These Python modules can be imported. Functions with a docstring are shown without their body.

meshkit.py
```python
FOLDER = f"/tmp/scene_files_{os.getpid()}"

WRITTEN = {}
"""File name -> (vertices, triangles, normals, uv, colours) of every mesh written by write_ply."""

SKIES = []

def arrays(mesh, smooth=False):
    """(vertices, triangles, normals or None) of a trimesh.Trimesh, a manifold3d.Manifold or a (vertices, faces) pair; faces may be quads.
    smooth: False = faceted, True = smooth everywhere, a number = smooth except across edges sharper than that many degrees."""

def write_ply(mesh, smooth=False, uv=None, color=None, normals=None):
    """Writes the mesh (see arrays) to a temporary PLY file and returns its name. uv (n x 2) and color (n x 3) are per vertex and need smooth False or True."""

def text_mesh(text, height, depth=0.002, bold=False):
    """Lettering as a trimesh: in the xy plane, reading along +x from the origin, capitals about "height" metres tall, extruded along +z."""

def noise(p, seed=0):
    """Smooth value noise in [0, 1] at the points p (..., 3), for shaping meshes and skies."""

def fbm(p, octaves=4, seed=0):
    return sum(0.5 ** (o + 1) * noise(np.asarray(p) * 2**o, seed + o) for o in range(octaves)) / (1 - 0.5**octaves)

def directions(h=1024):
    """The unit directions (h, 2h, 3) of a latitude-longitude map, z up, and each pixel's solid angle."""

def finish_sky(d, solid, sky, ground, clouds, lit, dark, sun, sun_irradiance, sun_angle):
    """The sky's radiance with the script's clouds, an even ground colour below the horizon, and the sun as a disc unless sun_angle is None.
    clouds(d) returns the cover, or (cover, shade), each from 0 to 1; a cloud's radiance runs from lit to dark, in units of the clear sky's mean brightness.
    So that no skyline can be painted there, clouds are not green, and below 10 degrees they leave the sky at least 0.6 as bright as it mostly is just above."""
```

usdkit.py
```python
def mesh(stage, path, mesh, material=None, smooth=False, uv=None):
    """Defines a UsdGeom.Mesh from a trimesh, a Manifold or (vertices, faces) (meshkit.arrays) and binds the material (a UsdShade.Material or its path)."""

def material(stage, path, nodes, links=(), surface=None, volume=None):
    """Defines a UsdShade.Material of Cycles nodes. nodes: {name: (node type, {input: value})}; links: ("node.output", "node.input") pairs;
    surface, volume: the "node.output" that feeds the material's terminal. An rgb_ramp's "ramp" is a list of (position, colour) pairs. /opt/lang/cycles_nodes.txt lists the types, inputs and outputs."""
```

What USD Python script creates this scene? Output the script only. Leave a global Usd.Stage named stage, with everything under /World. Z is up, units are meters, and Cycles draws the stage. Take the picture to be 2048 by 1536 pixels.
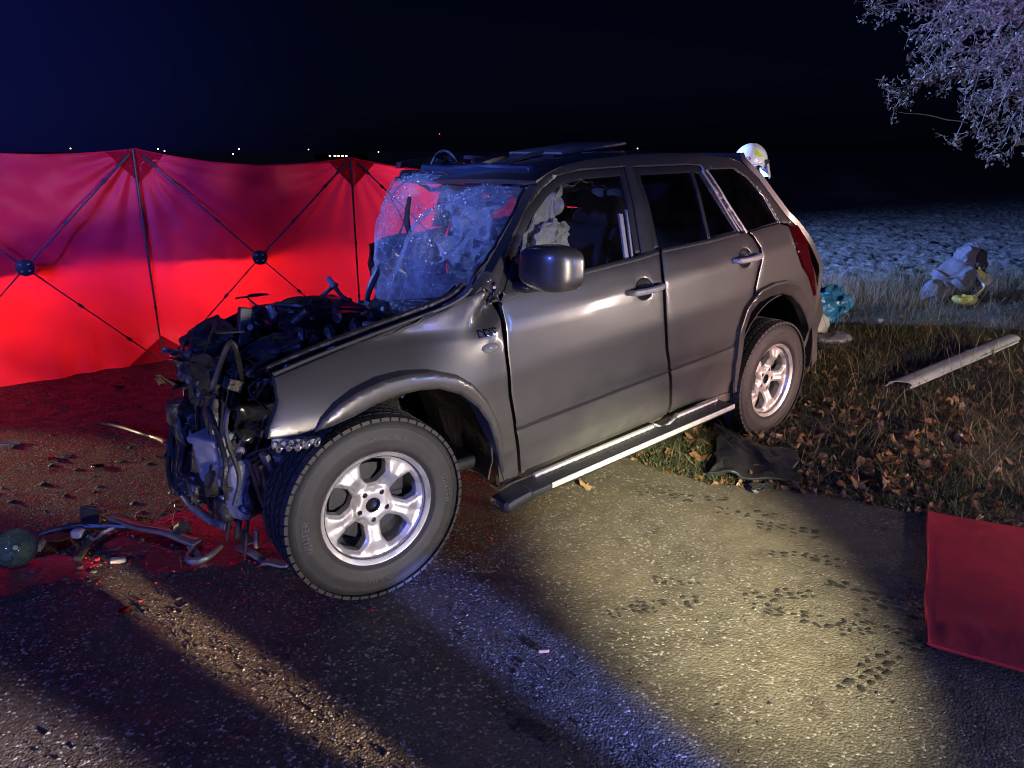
import math, random
import numpy as np
import trimesh
import shapely
import shapely.geometry as sg
from shapely import affinity
from scipy.spatial import Delaunay
import manifold3d as m3
from manifold3d import Manifold
import usdkit, meshkit
from pxr import Usd, UsdGeom, UsdLux, UsdShade, Gf, Sdf, Vt

stage = Usd.Stage.CreateInMemory()
UsdGeom.SetStageUpAxis(stage, 'Z')
UsdGeom.Xform.Define(stage, '/World')
UsdGeom.Scope.Define(stage, '/World/Looks')
rnd = random.Random(7)
rng = np.random.default_rng(7)

# ------------------------------------------------------------------ camera
FPX, CAM_H, TILT = 1480.0, 1.611, 0.30524            # focal length in photo pixels, lens height, downward tilt
cam = UsdGeom.Camera.Define(stage, '/World/camera')
cam.AddTranslateOp().Set((0, 0, CAM_H))
cam.AddRotateXOp().Set(90 - math.degrees(TILT))
cam.CreateHorizontalApertureAttr(36.0)
cam.CreateVerticalApertureAttr(27.0)
cam.CreateFocalLengthAttr(FPX / 2048 * 36)
cam.CreateClippingRangeAttr((0.05, 5000))
cam.CreateExposureAttr(0.0)

# ------------------------------------------------------------------ night sky, moon
def mat(name, nodes, links=(), surface=None, volume=None):
    return usdkit.material(stage, '/World/Looks/' + name, nodes, links, surface, volume)

sky_mat = mat('night_sky', {
    'sky': ('sky_texture', {'sky_type': 'single_scattering', 'sun_disc': False, 'sun_elevation': 0.35, 'sun_rotation': 2.6}),
    'tint': ('mix', {'mix_type': 'multiply', 'fac': 1.0, 'color2': (0.0012, 0.0020, 0.0082)}),
    'tc': ('texture_coordinate', {}),
    'sep': ('separate_xyz', {}),
    'side': ('map_range', {'range_type': 'smootherstep', 'from_min': -0.12, 'from_max': -0.80, 'to_min': 0.0, 'to_max': 1.0, 'clamp': True}),
    'glow': ('mix', {'mix_type': 'mix', 'color1': (0.0, 0.0, 0.0), 'color2': (0.03, 0.034, 0.42)}),
    'sum': ('mix', {'mix_type': 'add', 'fac': 1.0}),
    'bg': ('background_shader', {'strength': 0.10}),
}, [('sky.color', 'tint.color1'), ('tc.generated', 'sep.vector'), ('sep.x', 'side.value'), ('side.result', 'glow.fac'),
    ('tint.color', 'sum.color1'), ('glow.color', 'sum.color2'), ('sum.color', 'bg.color')], surface='bg.background')
dome = UsdLux.DomeLight.Define(stage, '/World/sky')
dome.CreateIntensityAttr(1.0)
UsdShade.MaterialBindingAPI.Apply(dome.GetPrim()).Bind(sky_mat)
dome.GetPrim().SetCustomDataByKey('kind', 'structure')
dome.GetPrim().SetCustomDataByKey('label', 'clear dark navy night sky above the field')

moon = UsdLux.DistantLight.Define(stage, '/World/moon')
moon.CreateNormalizeAttr(True); moon.CreateIntensityAttr(0.004); moon.CreateAngleAttr(0.5)
moon.CreateColorAttr((0.75, 0.82, 1.0)); moon.AddRotateXYZOp().Set((52, 0, -150))

# ------------------------------------------------------------------ lamps of the emergency vehicles, torches, and lights added for effect, all outside the frame
def lamp(name, loc, target, radius, power, color, cone=None, soft=0.3):
    L = UsdLux.SphereLight.Define(stage, '/World/' + name)
    L.CreateRadiusAttr(radius); L.CreateNormalizeAttr(True); L.CreateIntensityAttr(power); L.CreateColorAttr(color)
    d = Gf.Vec3d(*[b - a for a, b in zip(loc, target)]).GetNormalized()
    L.AddTransformOp().Set(Gf.Matrix4d(Gf.Rotation(Gf.Vec3d(0, 0, -1), d), Gf.Vec3d(*loc)))
    if cone:
        s = UsdLux.ShapingAPI.Apply(L.GetPrim()); s.CreateShapingConeAngleAttr(cone); s.CreateShapingConeSoftnessAttr(soft)
    return L

def flood(name, loc, target, w, h, power, color):
    L = UsdLux.RectLight.Define(stage, '/World/' + name)
    L.CreateWidthAttr(w); L.CreateHeightAttr(h); L.CreateNormalizeAttr(True); L.CreateIntensityAttr(power); L.CreateColorAttr(color)
    f = np.array(target, float) - np.array(loc, float); f /= np.linalg.norm(f)
    r = np.cross(f, [0, 0, 1]); r /= np.linalg.norm(r); u = np.cross(r, f)
    L.AddTransformOp().Set(Gf.Matrix4d(*r, 0, *u, 0, *(-f), 0, *map(float, loc), 1))
    return L

WARM, WHITE, BLUE, PINK = (1.0, 0.72, 0.45), (1.0, 0.95, 0.85), (0.10, 0.16, 1.0), (1.0, 0.56, 0.50)
lamp('torch', (1.5, -2.3, 2.2), (0.73, 2.74, 0), 0.02, 3200.0, (1.0, 0.94, 0.62), 7.6, 1.0)
lamp('work_light', (7.0, -5.6, 0.62), (-0.45, 3.0, 0.42), 0.35, 1900.0, (1.0, 0.87, 0.74), 8.0, 1.0)
lamp('work_light_rear', (9.0, -0.4, 0.7), (0.9, 5.2, 0.5), 0.35, 900.0, (1.0, 0.47, 0.40), 11, 1.0)
flood('vehicle_side_light', (7.6, 2.6, 0.75), (0.3, 3.1, 0.6), 0.30, 1.4, 42.0, (1.0, 0.80, 0.72))  # unseen tall panel, added to lay a soft highlight band on the doors
flood('blue_light_bar', (5.6, 1.05, 1.45), (-0.2, 2.7, 0.9), 0.12, 1.6, 16.0, (0.14, 0.30, 1.0))  # tall narrow blue panel added to draw a streak on the wing
lamp('flood_verge', (6.5, -3.0, 2.4), (3.3, 4.6, 0.0), 0.2, 1150.0, (1.0, 0.80, 0.55), 20, 1.0)
lamp('headlamp_low_warm', (3.93, -1.61, 0.46), (-0.94, 2.08, 0), 0.03, 9000.0, WARM, 0.85, 0.75)  # vehicle lamp cut to one warm streak, standing in for gaps between leg shadows
lamp('headlamp_low_blue', (3.58, -1.99, 0.74), (0.05, 2.10, 0), 0.03, 4000.0, (0.16, 0.24, 1.0), 1.9, 0.75)  # blue cone narrowed to the lit strip, no legs built to cast shadows
lamp('headlamp_low_side', (1.94, -0.1, 0.5), (-1.75, 1.55, 0), 0.03, 3200.0, (0.9, 0.78, 0.85), 7.0, 0.75)  # cone shaped to the lit patch at the lower left
lamp('headlamp_left', (-8.5, 5.3, 0.75), (-2.2, 3.55, 0.0), 0.09, 1500.0, WARM, 4.6, 0.8)
lamp('beacon_field', (-6.5, 9.5, 2.9), (6.5, 10.0, 0.0), 0.15, 9000.0, (0.24, 0.38, 1.0), 38, 1.0)
lamp('beacon_front', (-4.5, -2.5, 3.0), (-1, 4, 1.0), 0.12, 380.0, BLUE)
lamp('beacon_screen', (-3.6, -2.5, 3.2), (-3.2, 5.3, 1.5), 0.12, 2200.0, BLUE, 7.5, 1.0)  # blue spot added to tint the red screen purple
lamp('beacon_glass', (-5.5, 2.6, 4.5), (-0.62, 3.75, 1.35), 0.12, 900.0, (0.16, 0.26, 1.0), 8.0, 1.0)  # blue spot added to brighten the windscreen alone
lamp('beacon_right', (3.5, -3.0, 2.6), (0, 4, 1.0), 0.10, 100.0, BLUE)
lamp('beacon_tree', (1.5, -3.0, 2.9), (5.6, 8.0, 3.9), 0.15, 5600.0, (0.30, 0.29, 1.0), 11, 0.8)  # violet spot added to light up the tree

# ------------------------------------------------------------------ helpers
taken = {}
def path_for(parent, name):
    base = parent or '/World'
    k = taken.get((base, name), 0); taken[(base, name)] = k + 1
    return f'{base}/{name}' + (f'_{k:03d}' if k else '')

def tag(prim, label=None, cat=None, group=None, kind=None):
    for k, v in (('label', label), ('category', cat), ('group', group), ('kind', kind)):
        if v: prim.SetCustomDataByKey(k, v)
    return prim

def thing(name, label=None, cat=None, loc=(0, 0, 0), rz=0.0, group=None, rot=None, scale=None):
    p = path_for(None, name)
    x = UsdGeom.Xform.Define(stage, p)
    x.AddTranslateOp().Set(Gf.Vec3d(*map(float, loc)))
    if rot: x.AddRotateXYZOp().Set(Gf.Vec3f(*rot))
    else: x.AddRotateZOp().Set(float(rz))
    if scale: x.AddScaleOp().Set(Gf.Vec3f(scale, scale, scale))
    tag(x.GetPrim(), label, cat, group)
    return p

def part(parent, name, mesh, material, smooth=35, label=None, kind=None):
    p = path_for(parent, name)
    g = usdkit.mesh(stage, p, mesh, material, smooth=smooth)
    tag(g.GetPrim(), label, kind=kind)
    return p

def solo(name, mesh, material, label, cat=None, smooth=35, group=None, kind=None):
    p = path_for(None, name)
    g = usdkit.mesh(stage, p, mesh, material, smooth=smooth)
    tag(g.GetPrim(), label, cat, group, kind)
    return p

def copy_of(src, name, loc, label, cat, group=None, rot=(0, 0, 0), scale=1.0):
    p = path_for(None, name)
    x = UsdGeom.Xform.Define(stage, p)
    x.GetPrim().GetReferences().AddInternalReference(src)
    x.ClearXformOpOrder()
    x.AddTranslateOp(opSuffix='c').Set(Gf.Vec3d(*map(float, loc)))
    x.AddRotateXYZOp(opSuffix='c').Set(Gf.Vec3f(*map(float, rot)))
    x.AddScaleOp(opSuffix='c').Set(Gf.Vec3f(scale, scale, scale))
    x.GetPrim().SetInstanceable(True)
    tag(x.GetPrim(), label, cat, group)
    return p

cat_ = trimesh.util.concatenate
def TM(v, f):
    f = np.asarray(f)
    if f.shape[1] == 4: f = np.vstack([f[:, [0, 1, 2]], f[:, [0, 2, 3]]])
    return trimesh.Trimesh(np.asarray(v, float), f, process=False)

def man(m):
    q = m.to_mesh(); return TM(q.vert_properties[:, :3], q.tri_verts)

def box(c, s, r=None, rot=None):
    """a box with rounded edges: centre, size, edge radius, rotation in degrees"""
    s = np.asarray(s, float)
    if r is None: r = min(0.012, s.min() * 0.22)
    r = min(r, s.min() * 0.49)
    sp = Manifold.sphere(r, 8)
    h = s / 2 - r
    pts = [sp.translate((float(a * h[0]), float(b * h[1]), float(d * h[2]))) for a in (-1, 1) for b in (-1, 1) for d in (-1, 1)]
    m = Manifold.batch_hull(pts)
    if rot: m = m.rotate(tuple(map(float, rot)))
    return man(m.translate(tuple(map(float, c))))

def spline(pts, n=8):
    p = np.asarray(pts, float)
    if len(p) < 3: return np.linspace(p[0], p[-1], max(2, n))
    q = np.vstack([2 * p[0] - p[1], p, 2 * p[-1] - p[-2]])
    out = []
    for i in range(1, len(q) - 2):
        for t in np.linspace(0, 1, n, endpoint=False):
            a, b, c, d = q[i - 1], q[i], q[i + 1], q[i + 2]
            out.append(.5 * (2 * b + (c - a) * t + (2 * a - 5 * b + 4 * c - d) * t * t + (3 * b - a - 3 * c + d) * t ** 3))
    out.append(p[-1])
    return np.array(out)

def tube(pts, r, n=8, smooth=6, ribs=None):
    p = spline(pts, smooth) if smooth else np.asarray(pts, float)
    r = np.broadcast_to(np.asarray(r, float), (len(p),)) if np.ndim(r) == 0 else np.interp(np.linspace(0, 1, len(p)), np.linspace(0, 1, len(r)), r)
    if ribs: r = r * (1 + ribs * (np.arange(len(p)) % 2))
    t = np.gradient(p, axis=0); t /= np.maximum(np.linalg.norm(t, axis=1, keepdims=True), 1e-9)
    up = np.array([0, 0, 1.0]) if abs(t[0, 2]) < .9 else np.array([1.0, 0, 0])
    V = []
    s = np.cross(t[0], up); s /= np.linalg.norm(s)
    a = np.linspace(0, 2 * np.pi, n, endpoint=False)
    for i in range(len(p)):
        s = s - t[i] * (s @ t[i]); s /= max(np.linalg.norm(s), 1e-9)
        b = np.cross(t[i], s)
        V.append(p[i] + r[i] * (np.cos(a)[:, None] * s + np.sin(a)[:, None] * b))
    k = len(p); V = np.vstack(V + [p[:1], p[-1:]])
    F = []
    for i in range(k - 1):
        for j in range(n):
            A, B = i * n + j, i * n + (j + 1) % n
            F += [(A, A + n, B + n), (A, B + n, B)]
    F = [f[::-1] for f in F]
    for j in range(n):
        F += [(k * n, (j + 1) % n, j), (k * n + 1, (k - 1) * n + j, (k - 1) * n + (j + 1) % n)]
    return TM(V, F)

def grid(nu, nv, fn):
    u, v = np.meshgrid(np.linspace(0, 1, nu), np.linspace(0, 1, nv), indexing='ij')
    P = fn(u.ravel(), v.ravel())
    F = []
    i = np.arange((nu - 1) * (nv - 1)); a = (i // (nv - 1)) * nv + i % (nv - 1)
    F = np.c_[a, a + nv, a + nv + 1, a + 1]
    return TM(P, F)

def thick(m, t):
    """gives an open surface a thickness t on the side away from its normals"""
    n = m.vertex_normals
    V = np.vstack([m.vertices, m.vertices - n * t]); k = len(m.vertices)
    e = m.edges[trimesh.grouping.group_rows(m.edges_sorted, require_count=1)]
    F = np.vstack([m.faces, m.faces[:, ::-1] + k, np.c_[e[:, 1], e[:, 0], e[:, 0] + k], np.c_[e[:, 1], e[:, 0] + k, e[:, 1] + k]])
    return TM(V, F)

def crumple(m, amp, scale, seed=0):
    v = np.array(m.vertices)
    d = np.stack([meshkit.fbm(v * scale + 13.7 * k, 3, seed + k) - .5 for k in range(3)], 1)
    m = m.copy(); m.vertices = v + d * 2 * amp
    return m

def refined(m, l):
    v, f = trimesh.remesh.subdivide_to_size(m.vertices, m.faces, l, max_iter=12)
    m = TM(v, f); m.merge_vertices(); return m

def lathe(prof, n=64, axis='y'):
    """revolves (radius, height) pairs about the y axis (or z)"""
    p = np.asarray(prof, float); a = np.linspace(0, 2 * np.pi, n, endpoint=False)
    V = np.stack([p[:, None, 0] * np.cos(a), np.broadcast_to(p[:, None, 1], (len(p), n)), p[:, None, 0] * np.sin(a)], -1).reshape(-1, 3)
    if axis == 'z': V = V[:, [0, 2, 1]]
    F = []
    for i in range(len(p) - 1):
        for j in range(n):
            A, B = i * n + j, i * n + (j + 1) % n
            F += [(A, A + n, B + n), (A, B + n, B)]
    F = np.array(F)
    if axis == 'z': F = F[:, ::-1]
    return TM(V, F)

# photo measurement: the lens's rays, met with real planes of the place
C_, S_ = math.cos(TILT), math.sin(TILT)
def rays(px):
    px = np.atleast_2d(np.asarray(px, float))
    a, b = (px[:, 0] - 1024) / FPX, -(px[:, 1] - 768) / FPX
    return np.array([0, 0, CAM_H]), np.c_[a, C_ + b * S_, -S_ + b * C_]
def ground_at(px, z=0.0):
    o, d = rays(px); return o + ((z - o[2]) / d[:, 2])[:, None] * d
def at_depth(px, y):
    o, d = rays(px); return o + (np.asarray(y) / d[:, 1])[:, None] * d

PSI, OX, OY = 0.865, -1.011, 3.127                      # the car: heading and the point below its front axle
U = np.array([-math.sin(PSI), -math.cos(PSI), 0]); N = np.array([math.cos(PSI), -math.sin(PSI), 0]); O = np.array([OX, OY, 0])
CAR_RZ = math.degrees(math.atan2(U[1], U[0]))
def to_car(P): P = np.atleast_2d(P) - O; return np.c_[P @ U, P @ N, P[:, 2]]
def to_world(P): P = np.atleast_2d(np.asarray(P, float)); return O + P[:, :1] * U + P[:, 1:2] * N + np.c_[0 * P[:, :2], P[:, 2]]
def on_y(px, y):
    o, d = rays(px); t = (np.asarray(y) + N @ (O - o)) / (d @ N); return to_car(o + t[:, None] * d)
def on_x(px, x):
    o, d = rays(px); t = (np.asarray(x) + U @ (O - o)) / (d @ U); return to_car(o + t[:, None] * d)
def on_z(px, z): return to_car(ground_at(px, z))

def Yp(x, y, w): return on_y([(x, y)], w)[0]
def belt(x): return 1.065 + 0.075 * np.clip(-x - .5, 0, 3)
def flank(x, z):
    """half width of the body at x (forward) and height z"""
    x, z = np.asarray(x, float), np.asarray(z, float)
    v = z - belt(x)
    y = np.where(v < 0, np.interp(v, [-.85, -.65, -.5, -.3, -.12, 0], [.815, .862, .882, .893, .885, .852]),
                 np.interp(v, [0, .25, .42, .5, .58], [.852, .765, .685, .635, .50]))
    y = y - .20 * np.clip(x - .1, 0, 2) ** 2 - .30 * np.clip(-x - 2.75, 0, 2) ** 2
    return y
def on_flank(px, off=0.0):
    y = np.full(len(np.atleast_2d(px)), .86)
    for _ in range(12):
        c = on_y(px, y); y = .5 * y + .5 * (flank(c[:, 0], c[:, 2]) + off)
    return c[:, [0, 2]]

def sheet2d(poly, res):
    """triangulates a polygon with an even grid of points and a ring just inside its edge"""
    poly = shapely.make_valid(poly)
    if poly.geom_type != 'Polygon': poly = max(poly.geoms, key=lambda g: g.area)
    pts = []
    def ring(r):
        L = r.length; n = max(8, int(L / res)); c = [r.interpolate(i / n, normalized=True).coords[0] for i in range(n)]
        keep = list(r.simplify(.002).coords)[:-1]
        return c + keep
    for r in [poly.exterior, *poly.interiors]: pts += ring(r)
    nb = len(pts)
    inn = poly.buffer(-.007)
    for g in getattr(inn, 'geoms', [inn]):
        if g.is_empty: continue
        for r in [g.exterior, *g.interiors]: pts += ring(r)
    x0, y0, x1, y1 = poly.bounds
    X, Y = np.meshgrid(np.arange(x0, x1, res), np.arange(y0, y1, res * .87)); X = X + (np.arange(X.shape[0]) % 2)[:, None] * res * .5
    q = np.c_[X.ravel(), Y.ravel()]
    q = q[shapely.contains_xy(poly.buffer(-.007 - res * .45), q[:, 0], q[:, 1])]
    P = np.vstack([np.array(pts), q]); P = P[np.unique(np.round(P, 5), axis=0, return_index=True)[1]]
    T = Delaunay(P).simplices
    c = P[T].mean(1); T = T[shapely.contains_xy(poly.buffer(1e-5), c[:, 0], c[:, 1])]
    a, b, d = P[T[:, 0]], P[T[:, 1]], P[T[:, 2]]
    ar = (b[:, 0] - a[:, 0]) * (d[:, 1] - a[:, 1]) - (b[:, 1] - a[:, 1]) * (d[:, 0] - a[:, 0])
    T = T[np.abs(ar) > 1e-9]; ar = ar[np.abs(ar) > 1e-9]
    T[ar < 0] = T[ar < 0][:, ::-1]
    return P, T, shapely.distance(shapely.boundary(poly), shapely.points(P))

def panel(poly, off=0.0, th=.022, res=.035, edge=.0028, side=1, bulge=None):
    """a body panel: a polygon in (x, z) laid on the flank, with rounded edges and thickness"""
    if not hasattr(poly, 'geom_type'): poly = sg.Polygon(poly)
    P, T, d = sheet2d(poly, res)
    y = flank(P[:, 0], P[:, 1]) + off - edge * np.clip(1 - d / .007, 0, 1)
    if bulge is not None: y = y + bulge(P[:, 0], P[:, 1], d)
    V = np.c_[P[:, 0], y, P[:, 1]]; V2 = V.copy(); V2[:, 1] -= th
    k = len(V)
    m = TM(V, T[:, ::-1])
    e = m.edges[trimesh.grouping.group_rows(m.edges_sorted, require_count=1)]
    Vs = np.vstack([V, V[e[:, 0]], V[e[:, 1]], V2[e[:, 0]], V2[e[:, 1]], V2]); ne = len(e); i = np.arange(ne)
    F = np.vstack([m.faces, np.c_[k + ne + i, k + i, k + 2 * ne + i], np.c_[k + ne + i, k + 2 * ne + i, k + 3 * ne + i], m.faces[:, ::-1] + k + 4 * ne])
    if side < 0: Vs = Vs * [1, -1, 1]; F = F[:, ::-1]
    return TM(Vs, F)

# ------------------------------------------------------------------ materials
def simple(name, col, rough=.5, metal=0.0, bump=0.0, bscale=60, var=0.0, vscale=8, coat=0.0, spec=.5, **kw):
    n = {'p': ('principled_bsdf', {'base_color': col, 'roughness': rough, 'metallic': metal, 'coat_weight': coat, 'specular_ior_level': spec, **kw})}
    l = []
    if bump or var: n['g'] = ('texture_coordinate', {})
    if var:
        n['nv'] = ('noise_texture', {'scale': vscale, 'detail': 5, 'roughness': .65}); l.append(('g.object', 'nv.vector'))
        n['rv'] = ('rgb_ramp', {'ramp': [(.3, tuple(c * (1 - var) for c in col)), (.7, tuple(min(1, c * (1 + var)) for c in col))]})
        l += [('nv.fac', 'rv.fac'), ('rv.color', 'p.base_color')]
        n['mr'] = ('map_range', {'from_min': .3, 'from_max': .7, 'to_min': max(.03, rough * (1 - var * .4)), 'to_max': min(1, rough * (1 + var * .5))})
        l += [('nv.fac', 'mr.value'), ('mr.result', 'p.roughness')]
    if bump:
        n['nb'] = ('noise_texture', {'scale': bscale, 'detail': 4}); n['b'] = ('bump', {'strength': bump, 'distance': .01})
        l += [('g.object', 'nb.vector'), ('nb.fac', 'b.height'), ('b.normal', 'p.normal')]
    return mat(name, n, l, surface='p.BSDF')

PAINT = mat('graphite_paint', {
    'g': ('texture_coordinate', {}), 'fl': ('noise_texture', {'scale': 900, 'detail': 1}), 'dirt': ('noise_texture', {'scale': 3.5, 'detail': 7, 'roughness': .7}),
    'sep': ('separate_xyz', {}), 'low': ('map_range', {'from_min': .9, 'from_max': .3, 'to_min': 0.0, 'to_max': .55, 'clamp': True}),
    'dm': ('math', {'math_type': 'multiply'}), 'dr': ('map_range', {'from_min': .35, 'from_max': .65, 'to_min': .3, 'to_max': 1.0, 'clamp': True}),
    'col': ('rgb_ramp', {'ramp': [(.35, (.092, .089, .086)), (.65, (.128, .124, .120))]}),
    'mix': ('mix', {'color2': (.110, .102, .094)}),
    'ro': ('map_range', {'from_min': 0, 'from_max': .5, 'to_min': .36, 'to_max': .56}),
    'me': ('map_range', {'from_min': 0, 'from_max': .5, 'to_min': .70, 'to_max': .35}),
    'co': ('map_range', {'from_min': 0, 'from_max': .4, 'to_min': .6, 'to_max': .1, 'clamp': True}),
    'p': ('principled_bsdf', {'coat_roughness': .12})},
    [('g.object', 'fl.vector'), ('g.object', 'dirt.vector'), ('g.object', 'sep.vector'), ('sep.z', 'low.value'), ('dirt.fac', 'dr.value'),
     ('low.result', 'dm.value1'), ('dr.result', 'dm.value2'), ('fl.fac', 'col.fac'), ('col.color', 'mix.color1'), ('dm.value', 'mix.fac'),
     ('mix.color', 'p.base_color'), ('dm.value', 'ro.value'), ('ro.result', 'p.roughness'), ('dm.value', 'me.value'), ('me.result', 'p.metallic'),
     ('dm.value', 'co.value'), ('co.result', 'p.coat_weight')], surface='p.BSDF')
DARK_PAINT = simple('dark_underbody', (.018, .018, .02), .6, .2, var=.3, vscale=6)
TRIM = simple('black_trim_plastic', (.018, .018, .02), .42, bump=.12, bscale=300)
GLOSS = simple('gloss_black_plastic', (.012, .012, .014), .16, var=.2)
GRIME = simple('grimy_black_plastic', (.022, .02, .019), .38, bump=.5, bscale=40, var=.5, vscale=14)
RUBBER = simple('black_rubber_hose', (.016, .016, .017), .45, bump=.15, bscale=120, var=.3, vscale=20)
CASTING = simple('grimy_cast_metal', (.06, .056, .052), .45, .55, bump=.6, bscale=50, var=.5, vscale=18)
ALLOY = simple('bare_aluminium_part', (.42, .41, .40), .36, .85, bump=.2, bscale=60, var=.3, vscale=16)
STEEL = simple('bent_painted_steel', (.20, .195, .19), .42, .6, bump=.3, bscale=30, var=.35, vscale=14)
RUST = simple('rusty_frame_steel', (.11, .055, .030), .7, .25, bump=.6, bscale=40, var=.6, vscale=12)
CHROME = simple('chrome_trim', (.62, .61, .60), .16, 1.0)
SILVER = simple('brushed_silver_strip', (.66, .64, .61), .42, .6, var=.12, vscale=40)
TANK = simple('milky_plastic_tank', (.24, .235, .225), .5, var=.25, vscale=10, subsurface_weight=.12)
REDLENS = simple('red_tail_lens', (.035, .001, .002), .14, coat=.5)
CLEARLENS = simple('clear_lens_plastic', (.40, .40, .40), .12, transmission_weight=.6)
SEAT = simple('dark_seat_fabric', (.085, .080, .078), .9, bump=.4, bscale=200, var=.3)
AIRBAG = simple('airbag_cloth', (.36, .33, .31), .85, bump=.5, bscale=26, var=.25, vscale=6)
OLIVE = simple('crumpled_trim_lining', (.20, .19, .12), .85, bump=.5, bscale=30, var=.4)
BLUEPLASTIC = simple('blue_cover_plastic', (.03, .10, .30), .4, var=.3)
LABELINK = simple('dark_lettering', (.02, .02, .025), .5)

# ------------------------------------------------------------------ ground: road, verge, field
asphalt = mat('asphalt', {
    'g': ('geometry', {}), 'big': ('noise_texture', {'scale': 1.1, 'detail': 6, 'roughness': .62}), 'mid': ('noise_texture', {'scale': 9, 'detail': 5, 'roughness': .7}),
    'st': ('voronoi_texture', {'scale': 120, 'randomness': 1.0}), 'st2': ('voronoi_texture', {'scale': 290}), 'sv': ('separate_color', {}),
    'stone': ('rgb_ramp', {'ramp': [(0.0, (.012, .011, .010)), (.6, (.028, .023, .018)), (.88, (.066, .057, .045)), (1.0, (.34, .32, .28))]}),
    'dust': ('mix', {'color2': (.072, .053, .034)}), 'dm': ('map_range', {'from_min': .38, 'from_max': .66, 'to_min': .0, 'to_max': .8, 'clamp': True}),
    'wet': ('map_range', {'from_min': .35, 'from_max': .62, 'to_min': .30, 'to_max': .62, 'clamp': True}),
    'h1': ('map_range', {'from_min': 0, 'from_max': .6, 'to_min': 1.0, 'to_max': 0}), 'h2': ('math', {'math_type': 'multiply', 'value2': .5}),
    'hs': ('math', {'math_type': 'add'}), 'hm': ('math', {'math_type': 'multiply', 'value2': 1.5}), 'ha': ('math', {'math_type': 'add'}),
    'b': ('bump', {'strength': .42, 'distance': .005}), 'p': ('principled_bsdf', {'specular_ior_level': .30}),
    'sx': ('separate_xyz', {}), 'mx': ('map_range', {'range_type': 'smoothstep', 'from_min': -.7, 'from_max': 1.0, 'to_min': 0, 'to_max': .45}), 'dry': ('mix', {'color2': (.150, .132, .100)}), 'dn': ('math', {'math_type': 'multiply'}), 'dn2': ('map_range', {'from_min': .30, 'from_max': .55, 'to_min': .35, 'to_max': 1.0, 'clamp': True})},  # dry dust lighter towards the right, which also brightens the torch pool
    [('g.position', 'big.vector'), ('g.position', 'mid.vector'), ('g.position', 'st.vector'), ('g.position', 'st2.vector'), ('st.color', 'sv.color'),
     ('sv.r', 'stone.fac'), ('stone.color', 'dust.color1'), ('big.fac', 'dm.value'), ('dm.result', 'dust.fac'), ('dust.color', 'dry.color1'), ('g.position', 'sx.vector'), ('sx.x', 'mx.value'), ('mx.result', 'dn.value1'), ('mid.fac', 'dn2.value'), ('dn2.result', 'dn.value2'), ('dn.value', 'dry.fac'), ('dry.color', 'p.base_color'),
     ('mid.fac', 'wet.value'), ('wet.result', 'p.roughness'), ('st.distance', 'h1.value'), ('st2.distance', 'h2.value1'), ('h1.result', 'hs.value1'), ('h2.value', 'hs.value2'),
     ('mid.fac', 'hm.value1'), ('hs.value', 'ha.value1'), ('hm.value', 'ha.value2'), ('ha.value', 'b.height'), ('b.normal', 'p.normal')], surface='p.BSDF')
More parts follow.
